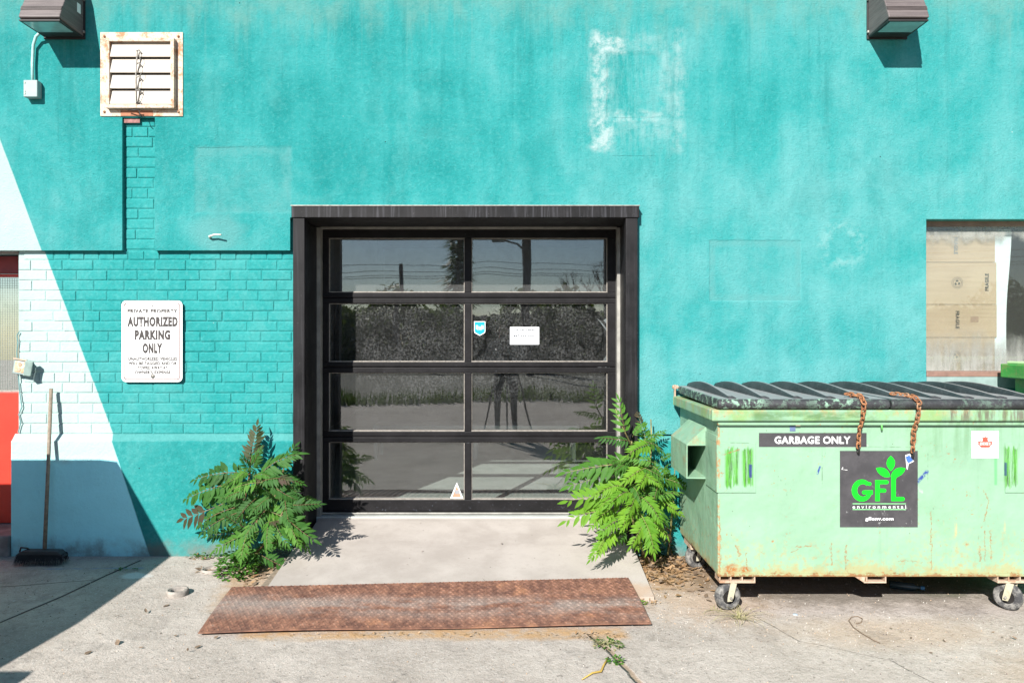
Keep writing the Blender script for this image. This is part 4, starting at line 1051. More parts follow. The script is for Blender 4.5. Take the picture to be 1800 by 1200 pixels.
    # hinge bolt at the rear left corner
    q = MB(); q.box((x0-.040, -.070, 1.04), (x0-.032, -.045, 1.115)); q.tube([(x0-.052, -.058, 1.10), (x0+.02, -.058, 1.10)], .006, 8); q.tube([(x0-.030, -.058, 1.10), (x0-.016, -.058, 1.10)], .013, 6); q.tube([(x0-.050, -.058, 1.10), (x0-.042, -.058, 1.10)], .013, 6)
    q.build('hinge', MAT_FEET, D)
    return D
D1 = dumpster(MAT_BIN, 'mint green steel dumpster with ribbed black plastic lids and rusty chains', 'dumpsters along the wall')
DYF = -.930
def dpt(px, py, Y=DYF): return at(px, py, Y)
def sign_box(name, px0, px1, py0, py1, mat, lab=None):
    a, b = dpt(px0, py0), dpt(px1, py1); q = MB(); q.box((a.x, DYF-.0016, b.z), (b.x, DYF-.0004, a.z)); o = q.build(name, mat, D1)
    if lab: o['label'] = lab
    return o
s1 = sign_box('garbage_sign', 1334, 1523, 760.5, 785, MAT_DECAL, 'narrow black plate with white capitals')
p = dpt(1428, 773); text('lettering', 'GARBAGE ONLY', p.x, p.z, DYF-.0022, .402, .040, MAT_DECALW, s1, .026)
s2 = sign_box('company_sign', 1476.3, 1613, 792, 926, MAT_DECAL, 'square black plate with green plant logo')
def zc(zx, zy): p = dpt(1465+zx/7.744, 780+zy/7.744); return (p.x, p.z)
LY = DYF-.0024
def poly_part(name, pts, mat=MAT_LOGO, y=LY, par=s2):
    q = MB(); plate_poly(q, pts, y, .0006); return q.build(name, mat, par)
# G
g = MB(); C_ = (392, 630); R1, R2 = 150, 85; pts = []
ang = [R(t) for t in range(45, 361, 9)]
oc = [(C_[0]-8+R1*.92*math.cos(t), C_[1]-R1*math.sin(t)) for t in ang]; ic = [(C_[0]+5+R2*.90*math.cos(t), C_[1]-2-R2*math.sin(t)) for t in ang]
i0 = 0
for o_, i_ in zip(oc, ic):
    for p in (o_, i_): x_, z_ = zc(*p); g.v.append((x_, LY, z_))
for i in range(len(ang)-1): g.face((2*i, 2*i+2, 2*i+3, 2*i+1))
def gbox(zx0, zy0, zx1, zy1, y=LY-.0003):
    a = zc(zx0, zy0); b = zc(zx1, zy1); g.box((a[0], y, b[1]), (b[0], y+.0006, a[1]))
gbox(410, 628, 534, 684)
for cxy in ((412, 656, 27), (488, 540, 26)):
    pp_ = [zc(cxy[0]+cxy[2]*math.cos(R(t)), cxy[1]+cxy[2]*math.sin(R(t))) for t in range(0, 360, 20)]; plate_poly(g, pp_, LY-.0004, .0005)
g.build('letter_g', MAT_LOGO, s2)
g = MB(); gbox(565, 488, 628, 774); gbox(628, 490, 722, 544); gbox(628, 604, 690, 658)
for cx_, cy_, r_ in ((722, 517, 26), (690, 631, 26)):
    pp_ = [zc(cx_+r_*math.cos(R(t)), cy_+r_*math.sin(R(t))) for t in range(0, 360, 20)]; plate_poly(g, pp_, LY-.0004, .0005)
g.build('letter_f', MAT_LOGO, s2)
g = MB(); gbox(783, 450, 846, 774); gbox(846, 718, 940, 774)
pp_ = [zc(940+27*math.cos(R(t)), 746+27*math.sin(R(t))) for t in range(0, 360, 20)]; plate_poly(g, pp_, LY-.0004, .0005)
pp_ = [zc(*k) for k in ((783, 452), (788, 405), (810, 365), (845, 335), (885, 320), (930, 317), (978, 330), (960, 375), (925, 415), (880, 440), (855, 455), (846, 480), (783, 480))]; plate_poly(g, pp_, LY-.0005, .0005)
g.build('letter_l', MAT_LOGO, s2)
poly_part('leaf_emblem', [zc(*k) for k in ((778, 158), (810, 190), (832, 225), (836, 260), (825, 305), (805, 340), (780, 366), (750, 335), (728, 300), (720, 262), (728, 220), (748, 188))])
poly_part('leaf_emblem', [zc(*k) for k in ((576, 328), (620, 317), (665, 320), (705, 335), (738, 362), (760, 400), (774, 442), (730, 450), (688, 447), (640, 420), (603, 385))])
for zy in (806, 884): poly_part('rule_line', [zc(258, zy), zc(984, zy), zc(984, zy+9), zc(258, zy+9)], simple('pale_green_print', (.25, .65, .28)))
a = zc(258, 830); b = zc(984, 874); text('lettering', 'environmental', (a[0]+b[0])/2, (a[1]+b[1])/2, LY, b[0]-a[0], a[1]-b[1], MAT_DECALW, s2, .012, 0, 1.5)
a = zc(432, 990); b = zc(815, 1050); text('lettering', 'gflenv.com', (a[0]+b[0])/2, (a[1]+b[1])/2, LY, b[0]-a[0], a[1]-b[1], MAT_DECALW, s2, .03)
poly_part('torn_sticker', [zc(*k) for k in ((975, 150), (1040, 130), (1060, 190), (1095, 235), (1020, 270), (1005, 350), (995, 340))], MAT_WHITE, LY+.0002)
poly_part('torn_sticker', [zc(*k) for k in ((980, 175), (1030, 150), (1080, 225), (1015, 262), (992, 225))], simple('torn_blue', (.05, .14, .45)), LY-.0006)
poly_part('paint_scuff', [zc(*k) for k in ((108, 345), (125, 312), (130, 316), (120, 345), (188, 349), (186, 356))], MAT_SIGNW)
s3 = sign_box('maker_sticker', 1707.5, 1755, 757, 804.5, MAT_SIGNW, 'small white sticker with a red maple leaf')
def zs_(zx, zy): p = dpt(1690+zx/8.573, 740+zy/8.573); return (p.x, p.z)
leafR = [(355, 215), (368, 245), (398, 240), (392, 275), (402, 305), (425, 295), (432, 302), (466, 302), (455, 325), (462, 345), (440, 365), (420, 395), (290, 395), (270, 368), (245, 345), (252, 325), (238, 298), (275, 302), (285, 292), (310, 303), (318, 275), (305, 240), (340, 245)]
poly_part('maple_leaf', [zs_(*k) for k in leafR], MAT_RED, DYF-.0024, s3)
poly_part('leaf_banner', [zs_(*k) for k in ((275, 318), (430, 318), (430, 358), (275, 358))], MAT_SIGNW, DYF-.0028, s3)
poly_part('leaf_stalk', [zs_(*k) for k in ((350, 395), (356, 395), (355, 425), (350, 425))], MAT_RED, DYF-.0024, s3)
a = zs_(285, 322); b = zs_(425, 354); text('lettering', 'CDE', (a[0]+b[0])/2, (a[1]+b[1])/2, DYF-.0032, b[0]-a[0], a[1]-b[1], MAT_RED, s3, .05)
for s, (x0_, y0_, x1_, y1_), mt in ((0, (235, 442, 470, 458), MAT_RED), (1, (275, 498, 425, 514), MAT_GREYPRINT), (2, (205, 526, 490, 538), MAT_GREYPRINT)):
    a = zs_(x0_, y0_); b = zs_(x1_, y1_); faint_print((a[0]+b[0])/2, (a[1]+b[1])/2, DYF-.0026, b[0]-a[0], a[1]-b[1], mt, s3, 6)
for i, ch in enumerate('MANUFACTURED BY'):
    if ch == ' ': continue
    t = R(150-i*120/14); a = zs_(355+148*math.cos(t), 318-138*math.sin(t)); text('lettering', ch, a[0], a[1], DYF-.0026, .0068, .0085, MAT_GREYPRINT, s3, .02, t-R(90))
# latch and loop under the rim
q = MB(); p = dpt(1400, 744); q.box((p.x-.012, DYF-.022, p.z-.010), (p.x+.014, DYF-.002, p.z+.016)); q.build('latch', MAT_FEET, D1, bevel=.002)
q = MB(); p = dpt(1394, 752); q.box((p.x-.018, DYF-.003, p.z-.016), (p.x+.012, DYF-.0012, p.z+.012)); q.build('torn_sticker', simple('torn_navy', (.10, .14, .25)), D1)
q = MB(); p = dpt(1549, 748); q.tube([(p.x-.006, DYF-.004, p.z+.022), (p.x-.008, DYF-.02, p.z+.010), (p.x-.006, DYF-.022, p.z-.016), (p.x+.002, DYF-.004, p.z-.022)], .0045, 8); q.build('loop', simple('green_loop', (.12, .42, .10)), D1, smooth=True)

# chains
def link_mesh(name, mat, L=.034, w=.0115, r=.0042):
    q = MB(); pts = []
    n = 16; hl = L/2-w
    for i in range(n):
        t = 2*math.pi*i/n; pts.append(Vector((w*math.cos(t), 0, w*math.sin(t)+(hl if math.sin(t) >= 0 else -hl))))
    i0 = len(q.v); seg = 6
    for i, p in enumerate(pts):
        d = (pts[(i+1) % n]-pts[i-1]).normalized(); nn = Vector((0, 1, 0)); bb = d.cross(nn)
        for j in range(seg):
            t = 2*math.pi*j/seg; q.v.append(tuple(p+(nn*math.cos(t)+bb*math.sin(t))*r))
    for i in range(n):
        for j in range(seg): q.face((i*seg+j, i*seg+(j+1) % seg, ((i+1) % n)*seg+(j+1) % seg, ((i+1) % n)*seg+j))
    return q.mesh(name, mat, True)
LM = link_mesh('link', MAT_CHAIN); LMB = link_mesh('link', MAT_BLACK, .036, .012, .0045)
def chain(path, label):
    C = thing('chain', label, 'chain', 'rusty chains hanging from the dumpster lids', loc=path[0])
    path = [Vector(p) for p in path]; step = .0245; i = 0; d0 = 0; acc = 0; k = 0; pos = path[0].copy()
    segs = [(path[j], path[j+1], (path[j+1]-path[j]).length) for j in range(len(path)-1)]; tot = sum(s[2] for s in segs)
    nL = int(tot/step)
    for k in range(nL+1):
        s = k*step; 
        for a, b, l in segs:
            if s <= l or (a, b, l) == segs[-1]: pos = a.lerp(b, min(1.2, s/l)); d = (b-a).normalized(); break
            s -= l
        o = bpy.data.objects.new('link', LMB if k == nL else LM); COL.objects.link(o); o.parent = C; o.location = pos-Vector(path[0])
        o.rotation_euler = (Vector((0, 0, -1)).rotation_difference(d).to_matrix() @ Matrix.Rotation(R(90*(k % 2)+random.uniform(-14, 14)+12), 3, 'Z')).to_euler()
a = at(1493, 697, -.90); e1 = at(1510, 799, -.953)
chain([(a.x, -.88, 1.118), (a.x+.035, -.95, 1.112), (e1.x-.004, -.990, 1.106), (e1.x, -1.006, 1.085), (e1.x, -1.004, 1.04), (e1.x, -.990, .99), (e1.x, -.955, .93), (e1.x, -.942, e1.z)], 'rusty chain hanging over the bin edge across the garbage only plate')
a = at(1580, 699, -.90); e1 = at(1606, 799, -.953)
chain([(a.x-.01, -.86, 1.118), (a.x+.03, -.91, 1.113), (e1.x-.01, -.985, 1.108), (e1.x, -1.006, 1.085), (e1.x, -1.004, 1.04), (e1.x, -.990, .99), (e1.x, -.955, .93), (e1.x, -.942, e1.z)], 'rusty chain hanging over the bin edge at the right corner of the logo plate')

# second bin at the right edge
D2 = thing('dumpster', 'bright green taller steel bin mostly hidden past the right end of the mint dumpster', 'dumpster', 'dumpsters along the wall')
q = MB(); q.box((3.245, -.90, .18), (4.9, -.11, 1.20)); q.build('body', MAT_BIN2, D2, bevel=.006)
q = MB(); q.box((3.165, -.94, 1.165), (4.95, -.09, 1.252)); q.build('rim', MAT_BIN2, D2, bevel=.006)
q = MB(); q.box((3.20, -.92, 1.2525), (4.93, -.10, 1.268)); q.build('lid', simple('pale_green_lid', (.40, .60, .30), .6), D2, bevel=.005)
for px_ in (3.35, 4.7):
    for py_ in (-.8, -.2):
        q = MB(); q.lathe([(0, -.025), (.07, -.025), (.078, 0), (.07, .025), (0, .025)], Matrix.Translation((px_, py_, gz(py_)+.078)) @ Matrix.Rotation(R(90), 4, 'X'), 20); q.build('caster_wheel', MAT_TYRE, D2)
        q = MB(); q.box((px_-.02, py_-.035, .06), (px_+.02, py_-.028, .18)); q.box((px_-.02, py_+.028, .06), (px_+.02, py_+.035, .18)); q.build('caster_fork', MAT_FORK, D2)

# ------------------------------------------------------------------ plants
def leaflet(q, base, d, nrm, L, w, k, droop):
    d = d.normalized(); s = d.cross(nrm).normalized(); up = s.cross(d).normalized(); i = len(q.v)
    dn = Vector((0, 0, -1))
    def P(t, o, f): return tuple(base+d*(L*t)+s*(w*o)+up*(L*f)+dn*(L*droop*t*t))
    q.v += [tuple(base), P(.30, .95, .04), P(.30, -.95, .04), P(.30, 0, -.01), P(.66, .72, .02), P(.66, -.72, .02), P(.66, 0, -.03), P(1, 0, -.04)]
    for f_ in ((0, 3, 1), (0, 2, 3), (3, 6, 4, 1), (2, 5, 6, 3), (6, 7, 4), (5, 7, 6)): q.face([i+j for j in f_], k)
def frond_mesh(var, mats, redtip, n=9, arc=.13, asp=1.0):
    q = MB(); rnd = random.Random(var)
    def cur(t): return Vector((t, .05*math.sin(2.6*t+var*1.7)-.05*math.sin(var*1.7), 4*arc*t*(1-t)*(.8+.3*math.sin(var*2.3))))
    q.tube([cur(i/7) for i in range(8)], [.009, .008, .0075, .007, .006, .005, .004, .002], 4, 1, False)
    for i in range(n):
        t = .16+.80*i/(n-1)*(.98); p = cur(t); tan = (cur(min(1, t+.02))-cur(t-.02)).normalized()
        ll = asp*.29*(.55+.45*math.sin(math.pi*min(1, .25+.75*t)))*rnd.uniform(.78, 1.15)
        for sd in (-1, 1):
            an = R(rnd.uniform(58, 72)-26*t); side = Vector((0, 1, 0)); d = tan*math.cos(an)+side*sd*math.sin(an)+Vector((0, 0, rnd.uniform(-.42, -.05)))
            if rnd.random() < .05: continue
            kk = 2 if (redtip and t > .62) else 0
            leaflet(q, p, d, Vector((0, rnd.uniform(-.25, .25), 1)), ll*rnd.uniform(.92, 1.06), ll*.17, kk, .16)
    leaflet(q, cur(1), (cur(1)-cur(.96)), Vector((0, 0, 1)), .2*asp, .032, 2 if redtip else 0, .3)
    return q.mesh('leaf', mats, True, fix=False)
FD = [frond_mesh(i, [LEAF_DARK, MAT_RSTEM, LEAF_RED], i == 0, 9+i % 4, .08+.035*(i % 4)) for i in range(10)]
FM = [frond_mesh(10+i, [LEAF_MID, MAT_STEM, LEAF_RED], i == 0, 9+i % 3, .10+.03*(i % 3)) for i in range(4)]
FL = [frond_mesh(20+i, [LEAF_LIGHT, MAT_STEM, LEAF_RED], False, 9+i % 3, .11+.03*(i % 3), 1.05) for i in range(9)]
FRED = [frond_mesh(31, [LEAF_RED, MAT_RSTEM, LEAF_RED], True, 11, .10)]
def put_frond(mesh, p0, p1, parent, roll=0.0):
    p0 = Vector(p0); p1 = Vector(p1); x = (p1-p0); L = x.length; x.normalize()
    up = Vector((0, -1.15, .8)); up = (up-x*up.dot(x)).normalized(); y = up.cross(x); Mx = Matrix((x, y, up)).transposed() @ Matrix.Rotation(roll, 3, 'X')
    o = bpy.data.objects.new('leaf', mesh); COL.objects.link(o); o.parent = parent; o.location = p0-parent.location; o.rotation_euler = Mx.to_euler(); o.scale = (L, L, L)
# left plant
PL = thing('ailanthus_shrub', 'dark green weedy shrub with red tipped feathery leaves left of the garage door', 'shrub', 'weedy shrubs beside the garage door', loc=(-1.66, -.16, 0))
def zl(zx, zy, Y): return at(300+zx/3, 680+zy/3, Y)
def stems(parent, lst, mat):
    for pts, r in lst:
        q = MB(); P_ = [Vector(p)-parent.location for p in pts]; q.tube(P_, [r*(1-.6*i/(len(P_)-1)) for i in range(len(P_))], 6); q.build('stem', mat, parent, smooth=True)
stems(PL, [([(-1.66, -.16, -.02), (-1.67, -.14, .30), tuple(zl(415, 470, -.13)), tuple(zl(425, 330, -.12)), tuple(zl(432, 260, -.12))], .011),
           ([(-1.64, -.20, -.02), (-1.56, -.22, .25), tuple(zl(560, 560, -.22)), tuple(zl(610, 380, -.15))], .009),
           ([(-1.65, -.20, -.02), tuple(zl(520, 800, -.3)), tuple(zl(600, 640, -.36))], .008),
           ([(-1.68, -.20, -.02), tuple(zl(400, 800, -.3)), tuple(zl(380, 640, -.30))], .008)], MAT_RSTEM)
keys = [ # mesh list, start (zx,zy,Y), tip (zx,zy,Y)
 (FRED, (412, 440, -.13), (436, 205, -.11)), (FD, (418, 430, -.13), (375, 370, -.24)), (FD, (425, 430, -.12), (470, 330, -.2)),
 (FD, (425, 460, -.14), (135, 462, -.16)), (FD, (400, 500, -.16), (85, 560, -.15)), (FD, (400, 560, -.2), (70, 685, -.2)), (FD, (400, 620, -.24), (160, 740, -.27)),
 (FD, (420, 640, -.28), (180, 780, -.36)), (FD, (520, 520, -.2), (640, 310, -.10)), (FD, (440, 500, -.2), (675, 370, -.22)), (FD, (620, 620, -.32), (782, 625, -.38)),
 (FD, (560, 650, -.32), (765, 780, -.42)), (FM, (540, 690, -.34), (615, 825, -.46)), (FM, (440, 700, -.32), (375, 900, -.48)), (FM, (520, 700, -.34), (500, 860, -.50)),
 (FD, (560, 560, -.3), (430, 660, -.42)), (FD, (450, 530, -.28), (290, 600, -.36)), (FD, (600, 480, -.2), (660, 560, -.34)), (FD, (560, 600, -.30), (500, 560, -.42)),
 (FM, (460, 760, -.30), (240, 860, -.36)), (FD, (500, 640, -.30), (400, 780, -.44)), (FD, (600, 560, -.28), (640, 700, -.42)), (FM, (600, 700, -.32), (690, 820, -.44))]
for ml, a, b in keys: put_frond(random.choice(ml), zl(*a), zl(*b), PL, random.uniform(-.35, .35))
for i in range(46):
    zx, zy = random.uniform(380, 620), random.uniform(420, 880); Y = random.uniform(-.32, -.08); an = random.uniform(0, 6.28)
    a = zl(zx, zy, Y); L = random.uniform(.17, .27); b = a+Vector((math.cos(an)*L, -abs(math.sin(an))*L*.5, random.uniform(-.13, .10)))
    put_frond(random.choice(FD if random.random() < .65 else FM), a, b, PL, random.uniform(-.5, .5))
# right plant
PR = thing('ailanthus_shrub', 'bright yellow green weedy shrub between the ramp and the mint dumpster', 'shrub', 'weedy shrubs beside the garage door', loc=(.93, -.14, 0))
def zr(zx, zy, Y): return at(980+zx/3.871, 690+zy/3.871, Y)
stems(PR, [([(.93, -.14, -.02), (.92, -.14, .35), tuple(zr(500, 420, -.2)), tuple(zr(505, 330, -.2))], .010),
           ([tuple(zr(505, 360, -.2)), tuple(zr(430, 210, -.22)), tuple(zr(395, 110, -.22))], .006),
           ([(.95, -.12, -.02), tuple(zr(620, 700, -.15)), tuple(zr(640, 300, -.10)), tuple(zr(635, 180, -.08))], .009),
           ([(1.04, -.07, -.02), tuple(zr(793, 700, -.08)), tuple(zr(798, 520, -.08))], .008),
           ([(.90, -.18, -.02), tuple(zr(520, 900, -.3)), tuple(zr(480, 700, -.34))], .009)], MAT_STEM)
FM2 = [frond_mesh(40+i, [LEAF_MID, MAT_RSTEM, LEAF_RED], False, 6, .08, 1.25) for i in range(2)]
keys = [(FM2, (470, 300, -.22), (410, 55, -.2)), (FD, (505, 330, -.2), (300, 320, -.28)), (FM, (510, 300, -.2), (585, 215, -.2)),
 (FM, (600, 330, -.14), (560, 140, -.07)), (FM, (560, 340, -.15), (720, 260, -.10)), (FM, (560, 330, -.18), (730, 400, -.12)), (FL, (630, 350, -.2), (480, 440, -.34)),
 (FM, (540, 480, -.24), (60, 525, -.24)), (FM, (520, 560, -.24), (90, 640, -.26)), (FL, (640, 500, -.22), (470, 600, -.38)), (FL, (620, 520, -.22), (580, 640, -.40)),
 (FL, (470, 640, -.32), (240, 680, -.40)), (FL, (480, 700, -.34), (80, 765, -.36)), (FL, (420, 680, -.34), (300, 800, -.52)), (FL, (500, 680, -.34), (330, 740, -.5)),
 (FL, (420, 800, -.34), (70, 895, -.38)), (FL, (380, 780, -.36), (250, 920, -.5)), (FL, (520, 720, -.34), (480, 820, -.52)), (FL, (560, 700, -.32), (690, 880, -.46)),
 (FL, (490, 840, -.36), (310, 950, -.52)), (FL, (600, 860, -.34), (500, 1030, -.50)), (FL, (560, 820, -.34), (640, 1080, -.52)), (FL, (340, 960, -.42), (210, 1115, -.52)),
 (FL, (640, 880, -.3), (610, 1060, -.48)), (FL, (380, 930, -.38), (300, 1100, -.55)), (FM, (680, 760, -.2), (740, 1000, -.30)), (FM, (700, 500, -.12), (800, 620, -.14)),
 (FM, (660, 600, -.16), (780, 720, -.18)), (FM, (690, 460, -.12), (790, 420, -.10)), (FM, (700, 700, -.14), (820, 830, -.12)), (FL, (560, 560, -.28), (690, 640, -.36)),
 (FM, (480, 480, -.22), (380, 530, -.34)), (FL, (500, 760, -.36), (430, 900, -.54))]
for ml, a, b in keys: put_frond(random.choice(ml), zr(*a), zr(*b), PR, random.uniform(-.35, .35))
for i in range(48):
    zx, zy = random.uniform(430, 720), random.uniform(430, 960); Y = random.uniform(-.28, -.05); an = random.uniform(0, 6.28)
    a = zr(zx, zy, Y); L = random.uniform(.16, .26); b = a+Vector((math.cos(an)*L*.8, -abs(math.sin(an))*L*.5, random.uniform(-.13, .08)))
    put_frond(random.choice(FL if (zy > 650 and random.random() < .6) else FM), a, b, PR, random.uniform(-.5, .5))

# low weeds (clumps of small leaves)
def weed(label, cx, cy, rx, ry, h, n, L, mats, name='low_weed', cat='weed'):
    q = MB(); rnd = random.Random(int(cx*1000))
    for i in range(n):
        a = rnd.uniform(0, 6.28); rr = math.sqrt(rnd.random()); x = cx+rx*rr*math.cos(a); y = cy+ry*rr*math.sin(a); z = gz(y)+rnd.random()*h*(1-rr*.6)
        d = Vector((math.cos(a)+rnd.uniform(-.6, .6), math.sin(a)+rnd.uniform(-.6, .6), rnd.uniform(-.1, .7)))
        leaflet(q, Vector((x, y, z+.002)), d, Vector((rnd.uniform(-.3, .3), rnd.uniform(-.3, .3), 1)), L*rnd.uniform(.6, 1.1), L*.28, rnd.randrange(len(mats)), .2)
    o = q.build(name, mats, kind='stuff'); return tag(o, label, cat)
weed('low leafy weeds creeping at the foot of the dark left shrub', -1.62, -.33, .12, .15, .19, 380, .040, [LEAF_DARK, LEAF_MID])
weed('small green weed sprig where the diagonal stripe wall meets the ground', -1.93, -.05, .10, .035, .04, 60, .024, [LEAF_DARK, LEAF_MID])
weed('tiny bright green weed at the right corner of the tread plate', .745, -.83, .022, .02, .02, 26, .020, [LEAF_LIGHT])
weed('small green weed growing from the crack in front of the plate', .49, -1.36, .07, .05, .03, 70, .024, [LEAF_MID, MAT_GRASSDRY])
weed('lower green weed sprig further down the crack in the concrete', .50, -1.52, .035, .03, .03, 36, .022, [LEAF_MID])
weed('dark weed scraps on the shaded ground by the joint', -2.33, -.28, .07, .02, .012, 24, .020, [LEAF_DARK])
weed('green shoots climbing the wall behind the dumpster corner', 1.03, -.05, .05, .03, .55, 90, .045, [LEAF_MID, LEAF_DARK])
def grass(label, cx, cy, n, L, flat, name='grass_tuft'):
    q = MB(); rnd = random.Random(int(cx*777))
    for i in range(n):
        a = rnd.uniform(0, 6.28); l = L*rnd.uniform(.35, 1); p = Vector((cx+rnd.uniform(-.03, .03), cy+rnd.uniform(-.02, .02), gz(cy)+.002)); d = Vector((math.cos(a), math.sin(a), 0)); s = Vector((-d.y, d.x, 0))*.0018; k = len(q.v)
        for t in (0, .35, .7): w = s*(1-t*.7); c_ = p+d*l*t+Vector((0, 0, flat*l*math.sin(t*2.6))); q.v += [tuple(c_-w), tuple(c_+w)]
        e_ = p+d*l+Vector((rnd.uniform(-.02, .02), 0, .002)); q.v.append(tuple(e_)); q.face((k, k+1, k+3, k+2)); q.face((k+2, k+3, k+5, k+4)); q.face((k+4, k+5, k+6))
    o = q.build(name, MAT_GRASSDRY, kind='stuff'); return tag(o, label, 'grass')
grass('straggly half dry grass tuft under the front left dumpster wheel', 1.21, -1.03, 46, .22, .16)
grass('dry grass blades scattered in front of the tread plate', .49, -1.34, 40, .09, .3)
grass('dry grass at the upper left of the front wheel', 1.12, -.93, 14, .12, .12)
# yellow stalk
q = MB(); a = at(1060, 1150, -1.52); 
q.tube([(.47, -1.50, gz(-1.5)+.012), (.44, -1.57, gz(-1.57)+.008), (.42, -1.63, gz(-1.63)+.008), (.38, -1.645, gz(-1.6)+.007), (.33, -1.70, gz(-1.7)+.006)], [.004, .0045, .005, .004, .002], 6)
o = q.build('dry_stalk', simple('yellow_stalk', (.50, .33, .07), .7), smooth=True); tag(o, 'bent yellow plant stalk lying across the concrete in front of the plate', 'stalk')
# litter: dry leaves, twigs, pebbles
def litter(name, label, cat, regs, size, mats, leafy=True):
    q = MB()
    for (cx, cy, rx, ry, n, zf) in regs:
        for i in range(n):
            a = random.uniform(0, 6.28); rr = math.sqrt(random.random()); x = cx+rx*rr*math.cos(a); y = cy+ry*rr*math.sin(a); z = (zf(y) if zf else gz(y))+.003+random.random()*.008*(1 if leafy else .1)
            d = Vector((random.uniform(-1, 1), random.uniform(-1, 1), random.uniform(-.15, .3))); L = size*random.uniform(.4, 1.2)
            if leafy: leaflet(q, Vector((x, y, z)), d, Vector((random.uniform(-.5, .5), random.uniform(-.5, .5), 1)), L, L*random.uniform(.12, .33), random.randrange(len(mats)), -.1)
            else:
                i0 = len(q.v); r = L*.5
                q.v += [(x+r*random.uniform(.6, 1)*math.cos(t), y+r*random.uniform(.6, 1)*math.sin(t), z-.003) for t in (0, 1.57, 3.14, 4.7)]+[(x+r*.2, y, z+r*.6)]
                for j in range(4): q.face((i0+j, i0+(j+1) % 4, i0+4), random.randrange(len(mats)))
    o = q.build(name, mats, kind='stuff'); return tag(o, label, cat)
litter('leaf_litter', 'dry brown leaf and straw litter between the ramp and the dumpster', 'leaf litter', [(1.0, -.17, .17, .17, 420, None), (.95, -.40, .12, .16, 120, None), (1.15, -.2, .2, .16, 120, None), (1.1, -.55, .3, .25, 60, None)], .045, [MAT_DRY, MAT_TWIG, MAT_DRY])
litter('leaf_litter', 'scattered dry leaves round the foot of the left shrub', 'leaf litter', [(-1.68, -.30, .2, .12, 70, None), (-1.48, -.35, .07, .25, 60, None), (-1.9, -.06, .2, .03, 24, None)], .04, [MAT_DRY, MAT_TWIG, MAT_DRY])
litter('leaf_litter', 'crumbly debris along the front edge of the tread plate', 'debris', [(.45, -1.25, .15, .04, 70, None), (-.2, -1.24, .9, .025, 90, None), (.78, -.8, .08, .06, 40, None), (-1.53, -.75, .04, .06, 20, None)], .016, [MAT_DRY, MAT_DIRTROCK])
MAT_PEB = [simple('pale_pebble', (.42, .40, .36), .9), simple('dark_pebble', (.12, .10, .09), .9), simple('tan_pebble', (.40, .29, .2), .9)]
litter('gravel', 'fine loose grit scattered over the concrete yard', 'grit', [(0, -1.5, 3.2, .55, 420, None), (1.9, -1.15, 1.2, .22, 260, None), (1.05, -.8, .4, .35, 240, None), (-2.3, -.6, 1.0, .5, 160, None), (2.0, -.55, .8, .35, 160, None)], .009, MAT_PEB, False)
litter('twig', 'short dark twigs lying on the sunny concrete', 'twigs', [(-1.7, -1.2, .5, .4, 16, None), (2.2, -1.3, .7, .2, 16, None), (0, -.25, 1.2, .35, 5, rz)], .035, [MAT_TWIG])
q = MB(); P_ = [at(1547, 1132, 0), ]
wp = [(1547, 1133), (1535, 1128), (1515, 1117), (1500, 1107), (1492, 1096), (1497, 1090), (1508, 1089), (1516, 1093), (1514, 1099), (1505, 1101)]
pts = []
for px, py in wp:
    s = (py-590)/1.475/1350; Y = 1/s-5; p = at(px, py, Y); pts.append((p.x, Y, gz(Y)+.005))
q.tube(pts, .0022, 5); o = q.build('bent_wire', MAT_TWIG, smooth=True); tag(o, 'thin bent wire hook lying on the concrete in front of the dumpster', 'wire')
q = MB(); p = at(1600, 1022, -.62); T = Matrix.Translation((p.x-.02, -.62, gz(-.62)+.022)) @ Matrix.Rotation(R(68), 4, 'Z') @ Matrix.Rotation(R(90), 4, 'X')
bt = thing('bottle', 'dark blue plastic bottle lying under the mint dumpster', 'bottle'); q = MB(); q.lathe([(0, -.09), (.02, -.088), (.021, .03), (.009, .06), (.009, .075)], T, 14); q.build('bottle_body', simple('dark_bottle', (.02, .04, .05), .25), bt, smooth=True)
q = MB(); q.lathe([(.011, .07), (.011, .09), (0, .09)], T, 12); q.build('cap', simple('blue_cap', (.03, .14, .28), .4), bt)
for px, py, Y in ((1398, 1080, -1.05), ):
    q = MB(); s = (py-590)/1.46/1350; Y = 1/s-5; p = at(px, py, Y); q.lathe([(.013, 0), (.012, .004), (.004, .006), (0, .006)], Matrix.Translation((p.x, Y, gz(Y))), 8); o = q.build('crushed_disc', simple('grey_blue_cap', (.35, .42, .48), .5)); tag(o, 'small grey blue bottle cap on the concrete before the dumpster', 'bottle cap')

# ------------------------------------------------------------------ behind the viewer (mirrored in the panes, casting the left shadow)
pc = thing('parked_car', 'grey hatchback parked on the left of the yard outside the view', 'car', loc=(0, 0, 0))
cx0, cx1, cy0, cy1 = -4.62, -2.86, -4.9, -1.0
MAT_CAR = simple('grey_car_paint', (.12, .13, .14), .25, .3, .03); MAT_CGL = simple('dark_car_glass', (.02, .022, .025), .08)
q = MB(); sec_ = [(-4.9, .55, .62), (-4.6, .35, .86), (-3.9, .30, .98), (-3.4, .30, 1.02), (-1.35, .30, 1.02), (-1.05, .34, .98), (-1.0, .45, .7)]
for (y, zl_, zh) in sec_:
    for x, z in ((cx0+.06, zl_), (cx1-.06, zl_), (cx1, zl_+.2), (cx1-.03, zh), (cx0+.03, zh), (cx0, zl_+.2)): q.v.append((x, y, z-.09))
for i in range(len(sec_)-1):
    for j in range(6): q.face((i*6+j, i*6+(j+1) % 6, i*6+6+(j+1) % 6, i*6+6+j))
q.face(range(6)); q.face([(len(sec_)-1)*6+j for j in range(6)]); q.build('body', MAT_CAR, pc, smooth=False, bevel=.03)
